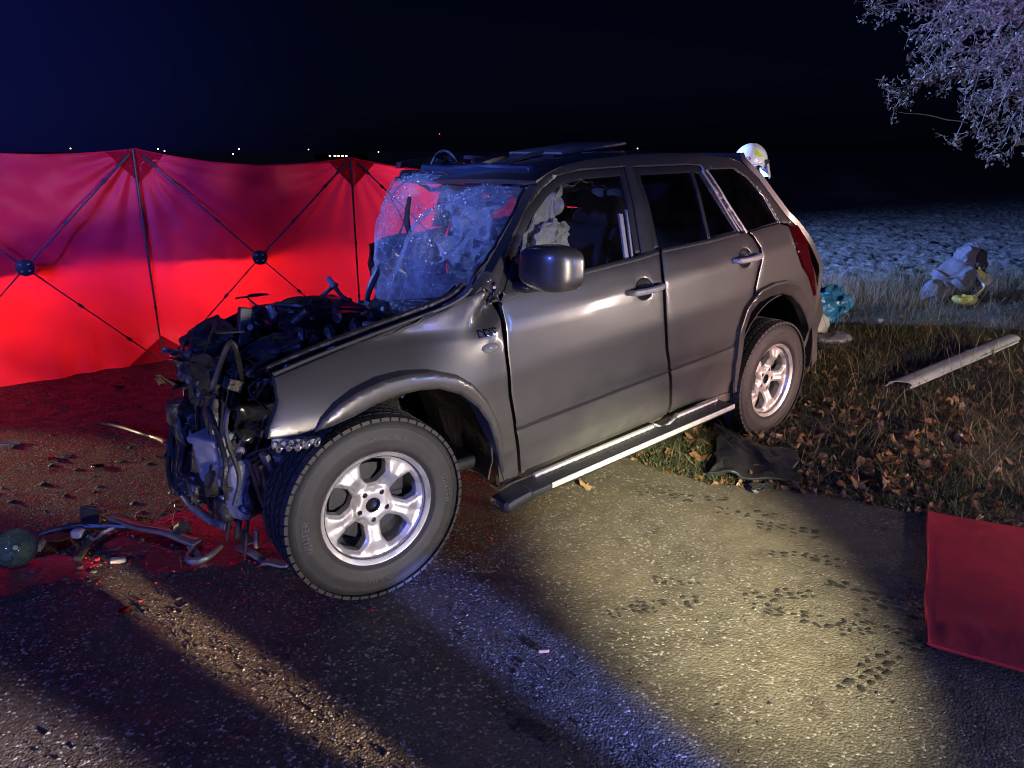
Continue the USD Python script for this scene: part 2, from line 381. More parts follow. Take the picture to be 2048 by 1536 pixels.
soil = mat('verge_soil', {
    'g': ('geometry', {}), 'n': ('noise_texture', {'scale': 7, 'detail': 8, 'roughness': .7}), 'm': ('noise_texture', {'scale': 60, 'detail': 4}),
    'c': ('rgb_ramp', {'ramp': [(.3, (.018, .016, .010)), (.5, (.040, .032, .018)), (.7, (.075, .055, .030))]}),
    'b': ('bump', {'strength': 1.0, 'distance': .03}), 'p': ('principled_bsdf', {'roughness': .9})},
    [('g.position', 'n.vector'), ('g.position', 'm.vector'), ('n.fac', 'c.fac'), ('c.color', 'p.base_color'), ('m.fac', 'b.height'), ('b.normal', 'p.normal')], surface='p.BSDF')
frost = mat('frosty_field_soil', {
    'g': ('geometry', {}), 'n': ('noise_texture', {'scale': 2.2, 'detail': 9, 'roughness': .72}), 'm': ('noise_texture', {'scale': 16, 'detail': 6, 'roughness': .7}),
    'sep': ('separate_xyz', {}), 'up': ('map_range', {'from_min': .55, 'from_max': .95, 'to_min': 0, 'to_max': .75, 'clamp': True}),
    'c': ('rgb_ramp', {'ramp': [(.35, (.050, .044, .034)), (.6, (.10, .10, .075))]}),
    'f': ('rgb_ramp', {'ramp': [(.42, (0, 0, 0)), (.62, (1, 1, 1))]}), 'fm': ('math', {'math_type': 'multiply'}),
    'mix': ('mix', {'color2': (.30, .35, .37)}), 'b': ('bump', {'strength': 1.0, 'distance': .05}), 'p': ('principled_bsdf', {'roughness': .85})},
    [('g.position', 'n.vector'), ('g.position', 'm.vector'), ('n.fac', 'c.fac'), ('g.normal', 'sep.vector'), ('sep.z', 'up.value'), ('m.fac', 'f.fac'),
     ('up.result', 'fm.value1'), ('f.color', 'fm.value2'), ('c.color', 'mix.color1'), ('fm.value', 'mix.fac'), ('mix.color', 'p.base_color'), ('m.fac', 'b.height'), ('b.normal', 'p.normal')], surface='p.BSDF')

road_edge = np.array([(-60, 13.0), (-9, 7.8), (-4.6, 6.9), (-3.2, 6.5), (-1.6, 5.6), (-.4, 4.6), (.45, 3.95), (.78, 3.62), (1.0, 3.45), (1.43, 3.33), (1.7, 3.2), (1.98, 3.04), (2.24, 2.9), (4, 2.2), (9, .3), (60, -20)])
edge_x = np.linspace(-60, 60, 2400)
edge_y = np.interp(edge_x, road_edge[:, 0], road_edge[:, 1]) + .05 * (meshkit.fbm(np.c_[edge_x * 2.5, 0 * edge_x, 0 * edge_x], 4, 3) - .5) * 2
def field_edge(x): return 8.7 + .34 * (np.asarray(x, float) - 3.6) - .12 * np.clip(np.asarray(x, float) - 5, 0, 99)
def verge_h(x, y):
    """height of the ground beyond the road"""
    d = np.clip(y - np.interp(x, road_edge[:, 0], road_edge[:, 1]), 0, None)
    far = np.clip((y - field_edge(x) + 1.0) / 1.2, 0, 1)
    b = meshkit.fbm(np.stack([x * 1.1, y * 1.1, 0 * x], -1), 4, 5) - .5
    c = meshkit.fbm(np.stack([x * 4.2, y * 4.2, 0 * x], -1), 3, 9) - .5
    return (b * .16 + c * .07) * np.clip(d / .8, 0, 1) * (1 - far) + .02 * np.clip(d / .5, 0, 1) - .035 * far - .012

def strip_mesh(xs, offs, zf):
    X = np.repeat(xs[:, None], len(offs), 1); E = np.interp(xs, edge_x, edge_y)
    Y = E[:, None] + offs[None]; Z = zf(X.ravel(), Y.ravel()).reshape(X.shape)
    n, k = X.shape; i = np.arange((n - 1) * (k - 1)); a = (i // (k - 1)) * k + i % (k - 1)
    return TM(np.stack([X, Y, Z], -1).reshape(-1, 3), np.c_[a, a + k, a + k + 1, a + 1])
xs = np.unique(np.r_[np.linspace(-60, -8, 60), np.linspace(-8, 9, 420), np.linspace(9, 60, 60)])
road = strip_mesh(xs, -np.r_[np.linspace(7.5, 6, 3), np.linspace(5.6, 0, 160)], lambda x, y: .012 * (meshkit.fbm(np.stack([x * 1.7, y * 1.7, 0 * x], -1), 4, 2) - .5))
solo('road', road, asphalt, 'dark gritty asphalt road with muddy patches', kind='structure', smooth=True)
vt = np.r_[-.03, np.linspace(-.006, 1, 170)]
vX = np.repeat(xs[:, None], len(vt), 1); vE = np.interp(xs, edge_x, edge_y); vL = np.maximum(field_edge(xs) + .6 - vE, 3.0); vY = vE[:, None] + vL[:, None] * vt[None]
vZ = verge_h(vX.ravel(), vY.ravel()).reshape(vX.shape); n, k = vX.shape; i = np.arange((n - 1) * (k - 1)); a = (i // (k - 1)) * k + i % (k - 1)
verge = TM(np.stack([vX, vY, vZ], -1).reshape(-1, 3), np.c_[a, a + k, a + k + 1, a + 1])
solo('verge', verge, soil, 'leafy grass verge between the road and the field', kind='structure', smooth=True)
# the field: clods close by, a plain sheet on to the horizon
def field_z(x, y):
    d = y - field_edge(x) + 3.6
    row = .05 * np.sin((y * .94 + x * .33) * 2 * np.pi / .75)
    n1 = meshkit.fbm(np.stack([x * 12, y * 12, 0 * x], -1), 3, 21); n2 = meshkit.fbm(np.stack([x * 1.3, y * 1.3, 0 * x], -1), 3, 22)
    amp = np.clip((d - 3.6) / 1.4, 0.1, 1)
    rut = -.07 * np.exp(-((d - 4.6) / .30) ** 2)
    return (np.clip(n1 - .42, 0, 1) * .14 + (n2 - .5) * .14 + row * .5) * amp - .08 + rut
gx, gy = np.linspace(1.0, 22, 330), 5.0 + 27 * np.linspace(0, 1, 420) ** 1.55
X, Y = np.meshgrid(gx, gy, indexing='ij'); D = Y - field_edge(X) + 3.6
Z = field_z(X.ravel(), Y.ravel()).reshape(X.shape)
n, k = X.shape; i = np.arange((n - 1) * (k - 1)); a = (i // (k - 1)) * k + i % (k - 1)
F = np.c_[a, a + k, a + k + 1, a + 1]
keep = D.ravel()[F].min(1) > 3.3
fm = TM(np.stack([X, Y, Z], -1).reshape(-1, 3), F[keep]); fm.remove_unreferenced_vertices()
R = 1500.0
flat = trimesh.creation.box((2 * R, 2 * R, .02)); flat.apply_translation((0, 0, -.165 - .01))
solo('field', cat_([fm, TM(flat.vertices, flat.faces)]), frost, 'frosty ploughed field fading into the dark', kind='structure', smooth=True)

# ------------------------------------------------------------------ the wrecked car
CAR = thing('wrecked_suv', 'grey off-road estate car with its whole front torn off and windscreen shattered', 'car', loc=O, rz=CAR_RZ)

tyre_mat = mat('tyre_rubber', {
    'g': ('texture_coordinate', {}), 'n': ('noise_texture', {'scale': 9, 'detail': 7, 'roughness': .7}), 'c': ('rgb_ramp', {'ramp': [(.3, (.016, .016, .017)), (.55, (.026, .024, .022)), (.75, (.052, .043, .035))]}),
    'm': ('noise_texture', {'scale': 160, 'detail': 3}), 'b': ('bump', {'strength': .25, 'distance': .004}), 'p': ('principled_bsdf', {'roughness': .62})},
    [('g.object', 'n.vector'), ('g.object', 'm.vector'), ('n.fac', 'c.fac'), ('c.color', 'p.base_color'), ('m.fac', 'b.height'), ('b.normal', 'p.normal')], surface='p.BSDF')
rim_mat = mat('dirty_alloy_rim', {
    'g': ('texture_coordinate', {}), 'n': ('noise_texture', {'scale': 11, 'detail': 8, 'roughness': .75}), 'c': ('rgb_ramp', {'ramp': [(.3, (.66, .65, .63)), (.58, (.56, .54, .51)), (.82, (.24, .19, .15))]}),
    'r': ('map_range', {'from_min': .3, 'from_max': .75, 'to_min': .26, 'to_max': .6}), 'me': ('map_range', {'from_min': .4, 'from_max': .8, 'to_min': .82, 'to_max': .2, 'clamp': True}), 'p': ('principled_bsdf', {})},
    [('g.object', 'n.vector'), ('n.fac', 'c.fac'), ('c.color', 'p.base_color'), ('n.fac', 'r.value'), ('r.result', 'p.roughness'), ('n.fac', 'me.value'), ('me.result', 'p.metallic')], surface='p.BSDF')
letter_mat = simple('tyre_lettering', (.085, .080, .074), .6)

def tyre_meshes():
    prof = [(.2, -.085), (.222, -.098), (.235, -.108), (.27, -.117), (.30, -.115), (.325, -.108), (.340, -.098), (.348, -.085), (.352, -.045), (.353, 0),
            (.352, .045), (.348, .085), (.340, .098), (.325, .108), (.318, .1105), (.316, .1085), (.300, .1115), (.285, .117), (.27, .118), (.250, .1135), (.240, .1145), (.232, .108), (.222, .096), (.2, .085)]
    body = lathe(prof, 96)
    blocks = []
    def block(a, y, wa, wy, tilt=0, h=.0065, r0=.3530):
        c = []
        for rr, k in ((r0 - .006, 1.0), (r0 + h, .9)):
            for sa, sy in ((-1, -1), (1, -1), (1, 1), (-1, 1)):
                ang = a + sa * wa / 2 * k + tilt * sy; yy = y + sy * wy / 2 * k
                rad = rr - .12 * max(0, abs(yy) - .07)
                c.append((rad * math.cos(ang), yy, rad * math.sin(ang)))
        return TM(c, [(0, 1, 2, 3), (4, 7, 6, 5), (0, 4, 5, 1), (1, 5, 6, 2), (2, 6, 7, 3), (3, 7, 4, 0)])
    n = 58
    for i in range(n):
        a = i * 2 * math.pi / n
        j = (.006 if i % 3 == 0 else 0)
        blocks += [block(a, .091, .092 + j, .038, .02), block(a + .05, .047, .086, .030, .05), block(a + .02, 0, .094, .036, -.06),
                   block(a + .05, -.047, .086, .032, .05), block(a, -.091, .092 + j, .038, .02)]
    tread = cat_(blocks); tread.fix_normals()
    # raised lettering curved round the sidewall
    letters = []
    def word(txt, mid_deg, r, h):
        t = meshkit.text_mesh(txt, h, .0025)
        w = t.bounds[1, 0]
        v = np.array(t.vertices)
        t2 = refined(t, .012); v = np.array(t2.vertices)
        ang = math.radians(mid_deg) + (v[:, 0] - w / 2) / r
        rad = r - h / 2 + v[:, 1]
        V = np.c_[rad * np.cos(ang), np.interp(rad, [.27, .285, .300, .316], [.118, .117, .1115, .1085]) - .0004 + v[:, 2], rad * np.sin(ang)]
        letters.append(TM(V, t2.faces))
    word('WINTER', -8, .284, .024); word('WINTER', 172, .284, .024); word('M+S  TUBELESS 60', 96, .283, .013); word('225/70 R16', -92, .283, .015)
    return body, tread, letters

def rim_mesh():
    R = .2
    cs = m3.CrossSection.circle(R, 120)
    holes = []
    for k in range(5):
        a = math.radians(90 + 72 * k)
        # rounded triangle with its wide side outwards
        P = sg.Polygon([(.084, -.020), (.122, -.050), (.176, -.053), (.187, 0), (.176, .053), (.122, .050), (.084, .020)]).buffer(-.015).buffer(.015, 10)
        P = affinity.rotate(P, math.degrees(a), origin=(0, 0))
        holes.append(P)
    disc = sg.Point(0, 0).buffer(R, 48)
    lug_holes = [sg.Point(.058 * math.cos(math.radians(54 + 72 * k)), .058 * math.sin(math.radians(54 + 72 * k))).buffer(.0105, 6) for k in range(5)]
    centre = sg.Point(0, 0).buffer(.030, 12)
    poly = disc.difference(shapely.union_all(holes + lug_holes + [centre]))
    P, T, d = sheet2d(poly, .008)
    hole_u = shapely.union_all(holes); dh = shapely.distance(hole_u, shapely.points(P))
    r = np.hypot(P[:, 0], P[:, 1])
    y = np.interp(r, [0, .03, .046, .078, .095, .14, .185, .2], [.046, .048, .052, .050, .058, .075, .070, .074])
    y = y - .015 * np.clip(1 - dh / .013, 0, 1) ** 1.6                       # the spokes fall away into the openings
    ang = np.arctan2(P[:, 1], P[:, 0])
    rel = (ang - math.radians(54)) % (2 * math.pi / 5); rel = np.minimum(rel, 2 * math.pi / 5 - rel)
    y = y - .003 * np.exp(-(rel * r / .012) ** 2) * (r > .085) * np.clip((r - .085) / .03, 0, 1)     # shallow groove down each spoke
    hubr = .074 + .010 * np.cos(5 * (ang - math.radians(54)))
    y = y + .009 * np.clip((hubr - r) / .006, 0, 1)                          # raised star round the bolts
    V = np.c_[P[:, 0], y, P[:, 1]]
    top = TM(V, T[:, ::-1])
    e = top.edges[trimesh.grouping.group_rows(top.edges_sorted, require_count=1)]
    k = len(V); dep = .034
    V2 = V - [0, dep, 0]; ne = len(e); i = np.arange(ne)
    Vs = np.vstack([V, V[e[:, 0]], V[e[:, 1]], V2[e[:, 0]], V2[e[:, 1]]])
    F = np.vstack([top.faces, np.c_[k + ne + i, k + i, k + 2 * ne + i], np.c_[k + ne + i, k + 2 * ne + i, k + 3 * ne + i]])
    face = TM(Vs, F)
    barrel = lathe([(.185, -.09), (.19, .02), (.192, .06), (.2005, .074), (.206, .092), (.216, .099), (.2205, .101), (.2225, .098), (.2215, .092), (.205, .075), (.196, -.02), (.214, -.09)], 96)
    return cat_([face, barrel])

body_t, tread_t, letters_t = tyre_meshes()
rim_t = rim_mesh()
def wheel(name, loc, steer=0.0, spin=0.0, label=None):
    p = path_for(CAR, name)
    x = UsdGeom.Xform.Define(stage, p); x.AddTranslateOp().Set(Gf.Vec3d(*loc)); x.AddRotateZOp().Set(steer); x.AddRotateYOp().Set(spin)
    tag(x.GetPrim(), label)
    part(p, 'tyre', body_t, tyre_mat, smooth=50)
    part(p, 'tread', tread_t, tyre_mat, smooth=False)
    for lt in letters_t: part(p, 'sidewall_lettering', lt, letter_mat, smooth=False, kind='stuff')
    part(p, 'rim', rim_t, rim_mat, smooth=32)
    part(p, 'hub', cat_([lathe([(.0, .030), (.024, .032), (.028, .036), (.0295, .052), (.024, .055), (.020, .046), (.0, .044)], 32)]), GLOSS)
    for k in range(5):
        a = math.radians(54 + 72 * k)
        nut = lathe([(.0, .046), (.0085, .046), (.0092, .04), (.0092, .02)], 6); nut.apply_translation((.058 * math.cos(a), 0, .058 * math.sin(a)))
        part(p, 'wheel_nut', nut, CASTING, smooth=False)
    part(p, 'brake_disc', lathe([(.03, .0), (.15, .0), (.152, -.006), (.15, -.018), (.03, -.018)], 48), TRIM)
    cal = box((-.10, .0, .075), (.09, .06, .11), .012); part(p, 'brake_caliper', cal, TRIM)
    part(p, 'wheel_liner', lathe([(.03, -.03), (.195, -.075)], 40), TRIM)
    return p
FW = (0.03, .745, .352); RW = (-2.64, .745, .31)
wheel('wheel', FW, steer=-4.7, spin=-3)
wheel('wheel', RW, spin=16)
wheel('wheel', (-2.64, -.745, .31), steer=180, spin=30)

# outlines measured on the photograph, laid on the flank of the body
arch_f = [(626, 864), (665, 851), (708, 832), (751, 808), (794, 791), (837, 781), (876, 778), (919, 789), (953, 815), (974, 845), (987, 884), (996, 927), (999, 970)]
arch_r = [(1479, 776), (1482, 715), (1489, 660), (1500, 628), (1518, 604), (1542, 591), (1566, 586), (1584, 591), (1599, 607), (1611, 631), (1618, 661), (1624, 700), (1626, 735)]
fender = [(568, 766), (660, 731), (760, 693), (860, 651), (912, 621), (940, 597), (972, 578), (990, 592), (1000, 612), (1008, 650), (1011, 700), (1019, 790), (1030, 860), (1039, 955), (1000, 975)] + arch_f[::-1] + [(596, 873), (534, 882), (541, 858), (558, 828), (567, 806)]
door_f = [(1003, 612), (1012, 650), (1015, 700), (1023, 790), (1034, 862), (1043, 957), (1068, 946), (1141, 910), (1213, 876), (1285, 850), (1335, 829), (1340, 808), (1339, 745), (1333, 700), (1330, 640), (1325, 560), (1319, 499), (1274, 514), (1179, 538), (1060, 572), (1006, 590)]
door_r = [(1329, 560), (1334, 640), (1337, 700), (1343, 745), (1344, 810), (1340, 828), (1357, 817), (1430, 795), (1471, 780)] + arch_r[1:4] + [(1510, 572), (1521, 520), (1519, 497), (1506, 475), (1494, 464), (1478, 464), (1421, 479), (1322, 498)]
quarter = [(1498, 464), (1509, 474), (1523, 496), (1525, 520), (1514, 570), (1503, 622)] + arch_r[4:] + [(1634, 738), (1648, 660), (1644, 600), (1628, 545), (1612, 500), (1592, 456), (1560, 446), (1530, 454)]
glass_f = [(1030, 512), (1062, 438), (1097, 391), (1124, 368), (1165, 357), (1245, 350), (1261, 424), (1275, 513), (1179, 536), (1060, 571), (1014, 580)]
glass_r = [(1280, 349), (1380, 344), (1400, 345), (1420, 378), (1474, 463), (1421, 477), (1320, 498), (1304, 424)]
glass_q = [(1416, 338), (1469, 337), (1493, 354), (1527, 393), (1556, 444), (1509, 460), (1497, 463), (1456, 407)]
upper = [(945, 596), (985, 545), (1073, 372), (1097, 348), (1130, 330), (1180, 319), (1261, 309), (1336, 306), (1404, 308), (1456, 315), (1486, 326), (1512, 350), (1545, 394), (1576, 435), (1594, 448), (1560, 446), (1496, 464), (1320, 498), (1179, 537), (1060, 572), (1004, 592), (990, 592), (972, 578)]
c2 = lambda px, off=0.0: sg.Polygon(on_flank(px, off)).buffer(0)
P_fender, P_df, P_dr, P_q = c2(fender), c2(door_f), c2(door_r), c2(quarter)
G_f, G_r, G_q = c2(glass_f), c2(glass_r), c2(glass_q)
P_up = c2(upper)
line_f, line_r = sg.LineString(on_flank(arch_f)), sg.LineString(on_flank(arch_r))
gap = .0035
def dents(x, z, d): return (meshkit.fbm(np.stack([x * 5, z * 5, 0 * x], -1), 3, 4) - .5) * .0025
def wing_drop(x, z): return -.11 * np.clip((z - .70) / .26, 0, 1) ** 1.6 * np.clip((x + .46) / .30, 0, 1)
def fender_shape(x, z, d):
    # pushed in and creased where the torn wing meets the windscreen pillar
    c = np.exp(-(((x + .50) / .10) ** 2 + ((z - 1.02) / .07) ** 2))
    return -.035 * c * (1 + .7 * np.sin(38 * (x + z))) + wing_drop(x, z) + dents(x, z, d)
flare_f = arch_f[:-1] + [(1007, 965), (1006, 905), (1002, 868), (990, 832), (972, 798), (946, 768), (915, 749), (867, 742), (815, 746), (764, 759), (712, 783), (674, 808), (644, 836)]
fl_f = c2(flare_f).intersection(P_fender.buffer(.002))
fl_r = line_r.buffer(.075, cap_style='flat').intersection(shapely.union_all([P_dr, P_q]).buffer(.006))
def biggest(g): return g if g.geom_type == 'Polygon' else max(g.geoms, key=lambda a: a.area)
f_panel = part(CAR, 'front_wing', panel(P_fender.buffer(-gap), res=.022, bulge=fender_shape), PAINT, label='torn front wing with crumpled rear corner')
part(f_panel, 'wheel_arch_flare', panel(biggest(fl_f.buffer(-.002)), off=.020, th=.06, res=.014, edge=.006, bulge=lambda x, z, d: -.006 * np.clip(1 - d / .02, 0, 1)), PAINT)
lamp_c = on_flank([(983, 696)])[0]
q = sg.Point(0, 0).buffer(1, 12); q = affinity.translate(affinity.scale(q, .042, .020), lamp_c[0], lamp_c[1])
part(f_panel, 'side_indicator', panel(q, off=.006, th=.012, res=.008, edge=.008, bulge=lambda x, z, d: .006 * np.clip(d / .02, 0, 1)), CLEARLENS)
tc = on_flank([(961, 678), (994, 668)])
badge = meshkit.text_mesh('DDiS', .026, .004, bold=True)
bv = np.array(badge.vertices); sc = np.linalg.norm(tc[1] - tc[0]) / bv[:, 0].max(); dirx = (tc[1] - tc[0]) / np.linalg.norm(tc[1] - tc[0]); dirz = np.array([-dirx[1], dirx[0]]) * (1 if dirx[0] > 0 else -1)
xz = tc[0] + (bv[:, :1] * sc) * dirx + (bv[:, 1:2]) * np.array([0, 1.0])
part(f_panel, 'badge_lettering', TM(np.c_[xz[:, 0], flank(xz[:, 0], xz[:, 1]) + fender_shape(xz[:, 0], xz[:, 1], 1.0) + .001 + bv[:, 2], xz[:, 1]], badge.faces[:, ::-1] if False else badge.faces), CHROME, smooth=False)

def trim_strip(pxs, w=.012):
    P = on_flank(pxs); return sg.LineString(P).buffer(w, cap_style='flat')
mould = trim_strip([(1030, 861), (1480, 687)], .0075)
def door(name, poly, glass, handle_px, glass_mat, frame_px=.030):
    groove = mould.intersection(poly)
    (hx, hz) = on_flank([handle_px])[0]
    dish = affinity.translate(affinity.scale(sg.Point(0, 0).buffer(.052, 14), 1.1, .95), hx, hz)
    p = part(CAR, name, panel(poly.buffer(-gap).difference(dish), res=.035, bulge=lambda x, z, d: dents(x, z, d) * .5 - .005 * np.clip(1 - shapely.distance(groove, shapely.points(x, z)) / .012, 0, 1)), PAINT)
    gl_ = mould.intersection(poly.buffer(-.004))
    part(p, 'moulding_line', panel(biggest(gl_), off=.0015, th=.012, res=.03, edge=.002), TRIM)  # dark strip laid on for the shade inside the door groove
    fr = biggest(glass.buffer(frame_px, join_style='mitre').intersection(P_up.buffer(-.008)).difference(glass.buffer(-.004)).difference(poly.buffer(.001)))
    part(p, 'window_frame', panel(fr, off=-.006, th=.02, res=.03), TRIM)
    part(p, 'window_pane', panel(glass.buffer(.006), off=-.016, th=.004, res=.05, edge=0), glass_mat)
    sill = sg.LineString(list(glass.exterior.coords)).buffer(.012).intersection(poly.buffer(.012)).difference(glass.buffer(-.012))
    # handle: a rounded bow over a dished recess
    y0 = float(flank(hx, hz))
    part(p, 'handle_recess', panel(dish, off=.0, th=.01, res=.012, edge=.0, bulge=lambda x, z, d: -.030 * np.sqrt(np.clip(d / .05, 0, 1))), PAINT)
    s = math.tan(math.radians(-3))
    h = tube([(hx + .105, y0 - .004, hz + .105 * s), (hx + .085, y0 + .028, hz + .085 * s), (hx, y0 + .040, hz), (hx - .085, y0 + .030, hz - .085 * s), (hx - .105, y0 - .004, hz - .105 * s)], [.012, .015, .015, .016, .014], 10)
    part(p, 'handle', h, SILVER)
    return p
pane_mat = lambda name, tint, refl, dust=.006: mat(name, {
    'tr': ('transparent_bsdf', {'color': tint}), 'gl': ('glossy_bsdf', {'color': (1, 1, 1), 'roughness': .015}), 'lw': ('layer_weight', {'blend': .5}), 'pw': ('math', {'math_type': 'power', 'value2': 5.0}), 'fr': ('math', {'math_type': 'multiply_add', 'value2': .95, 'value3': .045}), 'm': ('mix_closure', {}),
    'g': ('texture_coordinate', {}), 'n': ('noise_texture', {'scale': 9, 'detail': 9, 'roughness': .75}), 'du': ('map_range', {'from_min': .40, 'from_max': .75, 'to_min': dust * .3, 'to_max': dust * 2, 'clamp': True}),  # thin dust film, added to lift the black of the panes
    'df': ('diffuse_bsdf', {'color': (.30, .29, .27)}), 'm2': ('mix_closure', {})},
    [('lw.facing', 'pw.value1'), ('pw.value', 'fr.value1'), ('fr.value', 'm.fac'), ('tr.BSDF', 'm.closure1'), ('gl.BSDF', 'm.closure2'), ('g.object', 'n.vector'), ('n.fac', 'du.value'), ('du.result', 'm2.fac'), ('m.closure', 'm2.closure1'), ('df.BSDF', 'm2.closure2')], surface='m2.closure')
GLASS = pane_mat('side_window_glass', (.90, .93, .92), 1.5)
TINT = pane_mat('tinted_window_glass', (.46, .48, .50), 1.5)
d1 = door('front_door', P_df, G_f, (1290, 578), GLASS)
d2 = door('rear_door', P_dr, G_r, (1492, 516), TINT)
qp = part(CAR, 'rear_quarter', panel(P_q.buffer(-gap), res=.03), PAINT)
part(qp, 'wheel_arch_flare', panel(biggest(fl_r.buffer(-.002)), off=.006, th=.05, res=.016, edge=.006, bulge=lambda x, z, d: .022 * np.clip(shapely.distance(line_r, shapely.points(x, z)) / .075, 0, 1)), PAINT)
part(qp, 'window_pane', panel(G_q.buffer(.006), off=-.016, th=.004, res=.05, edge=0), TINT)
frames = shapely.union_all([G_f.buffer(.033, join_style='mitre'), G_r.buffer(.033, join_style='mitre'), G_q.buffer(-.002)])
P_side = P_up.difference(shapely.union_all([P_df, P_dr, P_q, P_fender]).buffer(.002)).difference(frames)
for g in getattr(P_side, 'geoms', [P_side]):
    if g.area > .002: part(CAR, 'roof_pillar_frame', panel(g, off=.002, th=.05, res=.03, edge=.006), PAINT)
# bright trim along the window edges
def edge_strip(parent, name, pxs, w, material, off=.004):
    part(parent, name, panel(sg.LineString(on_flank(pxs)).buffer(w, cap_style='flat'), off=off, th=.012, res=.02, edge=.003), material)
edge_strip(d2, 'bright_edge_trim', [(1404, 341), (1440, 400), (1478, 463)], .006, SILVER)
edge_strip(qp, 'bright_edge_trim', [(1412, 338), (1456, 407), (1494, 465)], .008, SILVER)
edge_strip(qp, 'bright_edge_trim', [(1471, 335), (1496, 354), (1530, 393), (1560, 446)], .004, SILVER)
edge_strip(d1, 'window_sill_seal', [(1006, 588), (1060, 575), (1179, 541), (1274, 517), (1318, 503)], .010, TRIM)
edge_strip(d2, 'window_sill_seal', [(1324, 501), (1421, 481), (1478, 466)], .009, TRIM)
edge_strip(d2, 'window_divider', [(1386, 344), (1421, 478)], .012, TRIM, off=-.004)
cx_, cz_ = on_flank([(1262, 430)])[0]
PALE = simple('pale_pillar_lining', (.45, .44, .42), .5)
edge_strip(d1, 'pale_pillar_strip', [(1247, 428), (1259, 516)], .011, PALE, off=-.011)
edge_strip(d1, 'pale_pillar_strip', [(1259, 420), (1270, 514)], .005, PALE, off=-.011)
# right-hand side: mirrored, its front part gone
mx = lambda P: panel(P.buffer(-gap), res=.06, side=-1)
rd = part(CAR, 'rear_door', mx(P_dr), PAINT); part(rd, 'window_pane', panel(G_r.buffer(.006), off=-.016, th=.004, res=.08, side=-1, edge=0), TINT)
rq = part(CAR, 'rear_quarter', mx(P_q), PAINT); part(rq, 'window_pane', panel(G_q.buffer(.006), off=-.016, th=.004, res=.08, side=-1, edge=0), TINT)
fd = crumple(panel(P_df.intersection(sg.box(-9, 0, -.95, 9)).buffer(-.003), res=.05, side=-1), .06, 5, 3)
part(CAR, 'front_door', fd, PAINT, label='crushed front door on the far side')
P_side_r = P_side.intersection(sg.box(-9, 0, -1.05, 9))
for g in getattr(P_side_r, 'geoms', [P_side_r]):
    if g.area > .002: part(CAR, 'roof_pillar_frame', panel(g, off=.002, th=.05, res=.05, edge=.006, side=-1), PAINT)

# roof skin with its opened sunroof, tailgate, floor
roof_px = [(1073, 362), (1097, 346), (1130, 330), (1180, 319), (1261, 309), (1336, 306), (1404, 308), (1456, 315), (1486, 326)]
rl = on_flank(roof_px); rl = rl[np.argsort(-rl[:, 0])]
def roof_fn(u, v):
    x = rl[0, 0] + (rl[-1, 0] - rl[0, 0]) * u
    z = np.interp(-x, -rl[:, 0], rl[:, 1]); yw = flank(x, z) - .004
    s = 2 * v - 1
    zz = z + .014 * (1 - np.abs(s) ** 2.6) * np.clip((-.95 - x) / .5, 0, 1)
    dent = .075 * np.exp(-(((x + 1.25) / .32) ** 2 + ((s + .30) / .55) ** 2))
    return np.c_[x, s * yw, zz - dent + .008 * (meshkit.fbm(np.c_[x * 4, s * 3, 0 * x], 3, 8) - .5)]
roof = grid(60, 40, roof_fn)
if roof.face_normals[:, 2].mean() < 0: roof.invert()
cc = roof.triangles_center
torn_off = (cc[:, 1] < -.44 + .05 * np.sin(cc[:, 0] * 40)) & (cc[:, 0] > -1.5)
hole = (cc[:, 0] < -1.18) & (cc[:, 0] > -1.62) & (np.abs(cc[:, 1]) < .36)
roof_m = TM(roof.vertices, roof.faces[~hole & ~torn_off]); roof_m.remove_unreferenced_vertices()
RF = part(CAR, 'roof', thick(roof_m, .02), PAINT)
part(RF, 'aerial', tube([(-1.95, .1, 1.61), (-1.99, .1, 1.645)], [.009, .005], 8, 0), TRIM)
part(RF, 'roof_header', crumple(refined(box((-1.02, .11, 1.525), (.10, .86, .05), .015), .06), .02, 6, 5), simple('blue_black_header_paint', (.03, .045, .08), .3, .3))
rear_prof = on_flank([(1486, 326), (1512, 350), (1545, 394), (1576, 435), (1594, 452)])
rx, rz_ = np.r_[rear_prof[:, 0], -2.98, -3.04, -3.04], np.r_[rear_prof[:, 1], .95, .6, .40]
def tail_fn(u, v):
    z = 1.60 - (1.60 - .38) * u; x = np.interp(-z, -rz_, rx); s = 2 * v - 1
    yw = flank(x, z) + .0
    return np.c_[x - .04 * (1 - np.abs(s) ** 3), s * yw, z]
tail = grid(30, 24, tail_fn); tail.fix_normals()
if tail.face_normals[:, 0].mean() > 0: tail.invert()
part(CAR, 'tailgate', thick(tail, .03), PAINT)
tl = c2([(1574, 446), (1592, 447), (1604, 470), (1613, 500), (1619, 540), (1625, 590), (1634, 590), (1628, 545), (1616, 500), (1602, 462)])
lens = panel(sg.Polygon(on_flank([(1576, 449), (1594, 450), (1608, 475), (1620, 520), (1630, 590), (1627, 592), (1617, 556), (1604, 535), (1592, 500)])).buffer(0), off=.012, th=.03, res=.02, edge=.008)
part(CAR, 'rear_corner', panel(sg.Polygon(on_flank([(1580, 444), (1600, 450), (1630, 530), (1646, 620), (1640, 700), (1622, 640), (1606, 540)])).buffer(0), off=-.014, th=.02, res=.03), PAINT)
part(CAR, 'tail_light', lens, REDLENS); part(CAR, 'tail_light', TM(lens.vertices * [1, -1, 1], lens.faces[:, ::-1]), REDLENS)
part(CAR, 'rear_bumper', crumple(refined(box((-3.04, 0, .48), (.14, 1.40, .24), .05), .08), .008, 4, 2), PAINT)
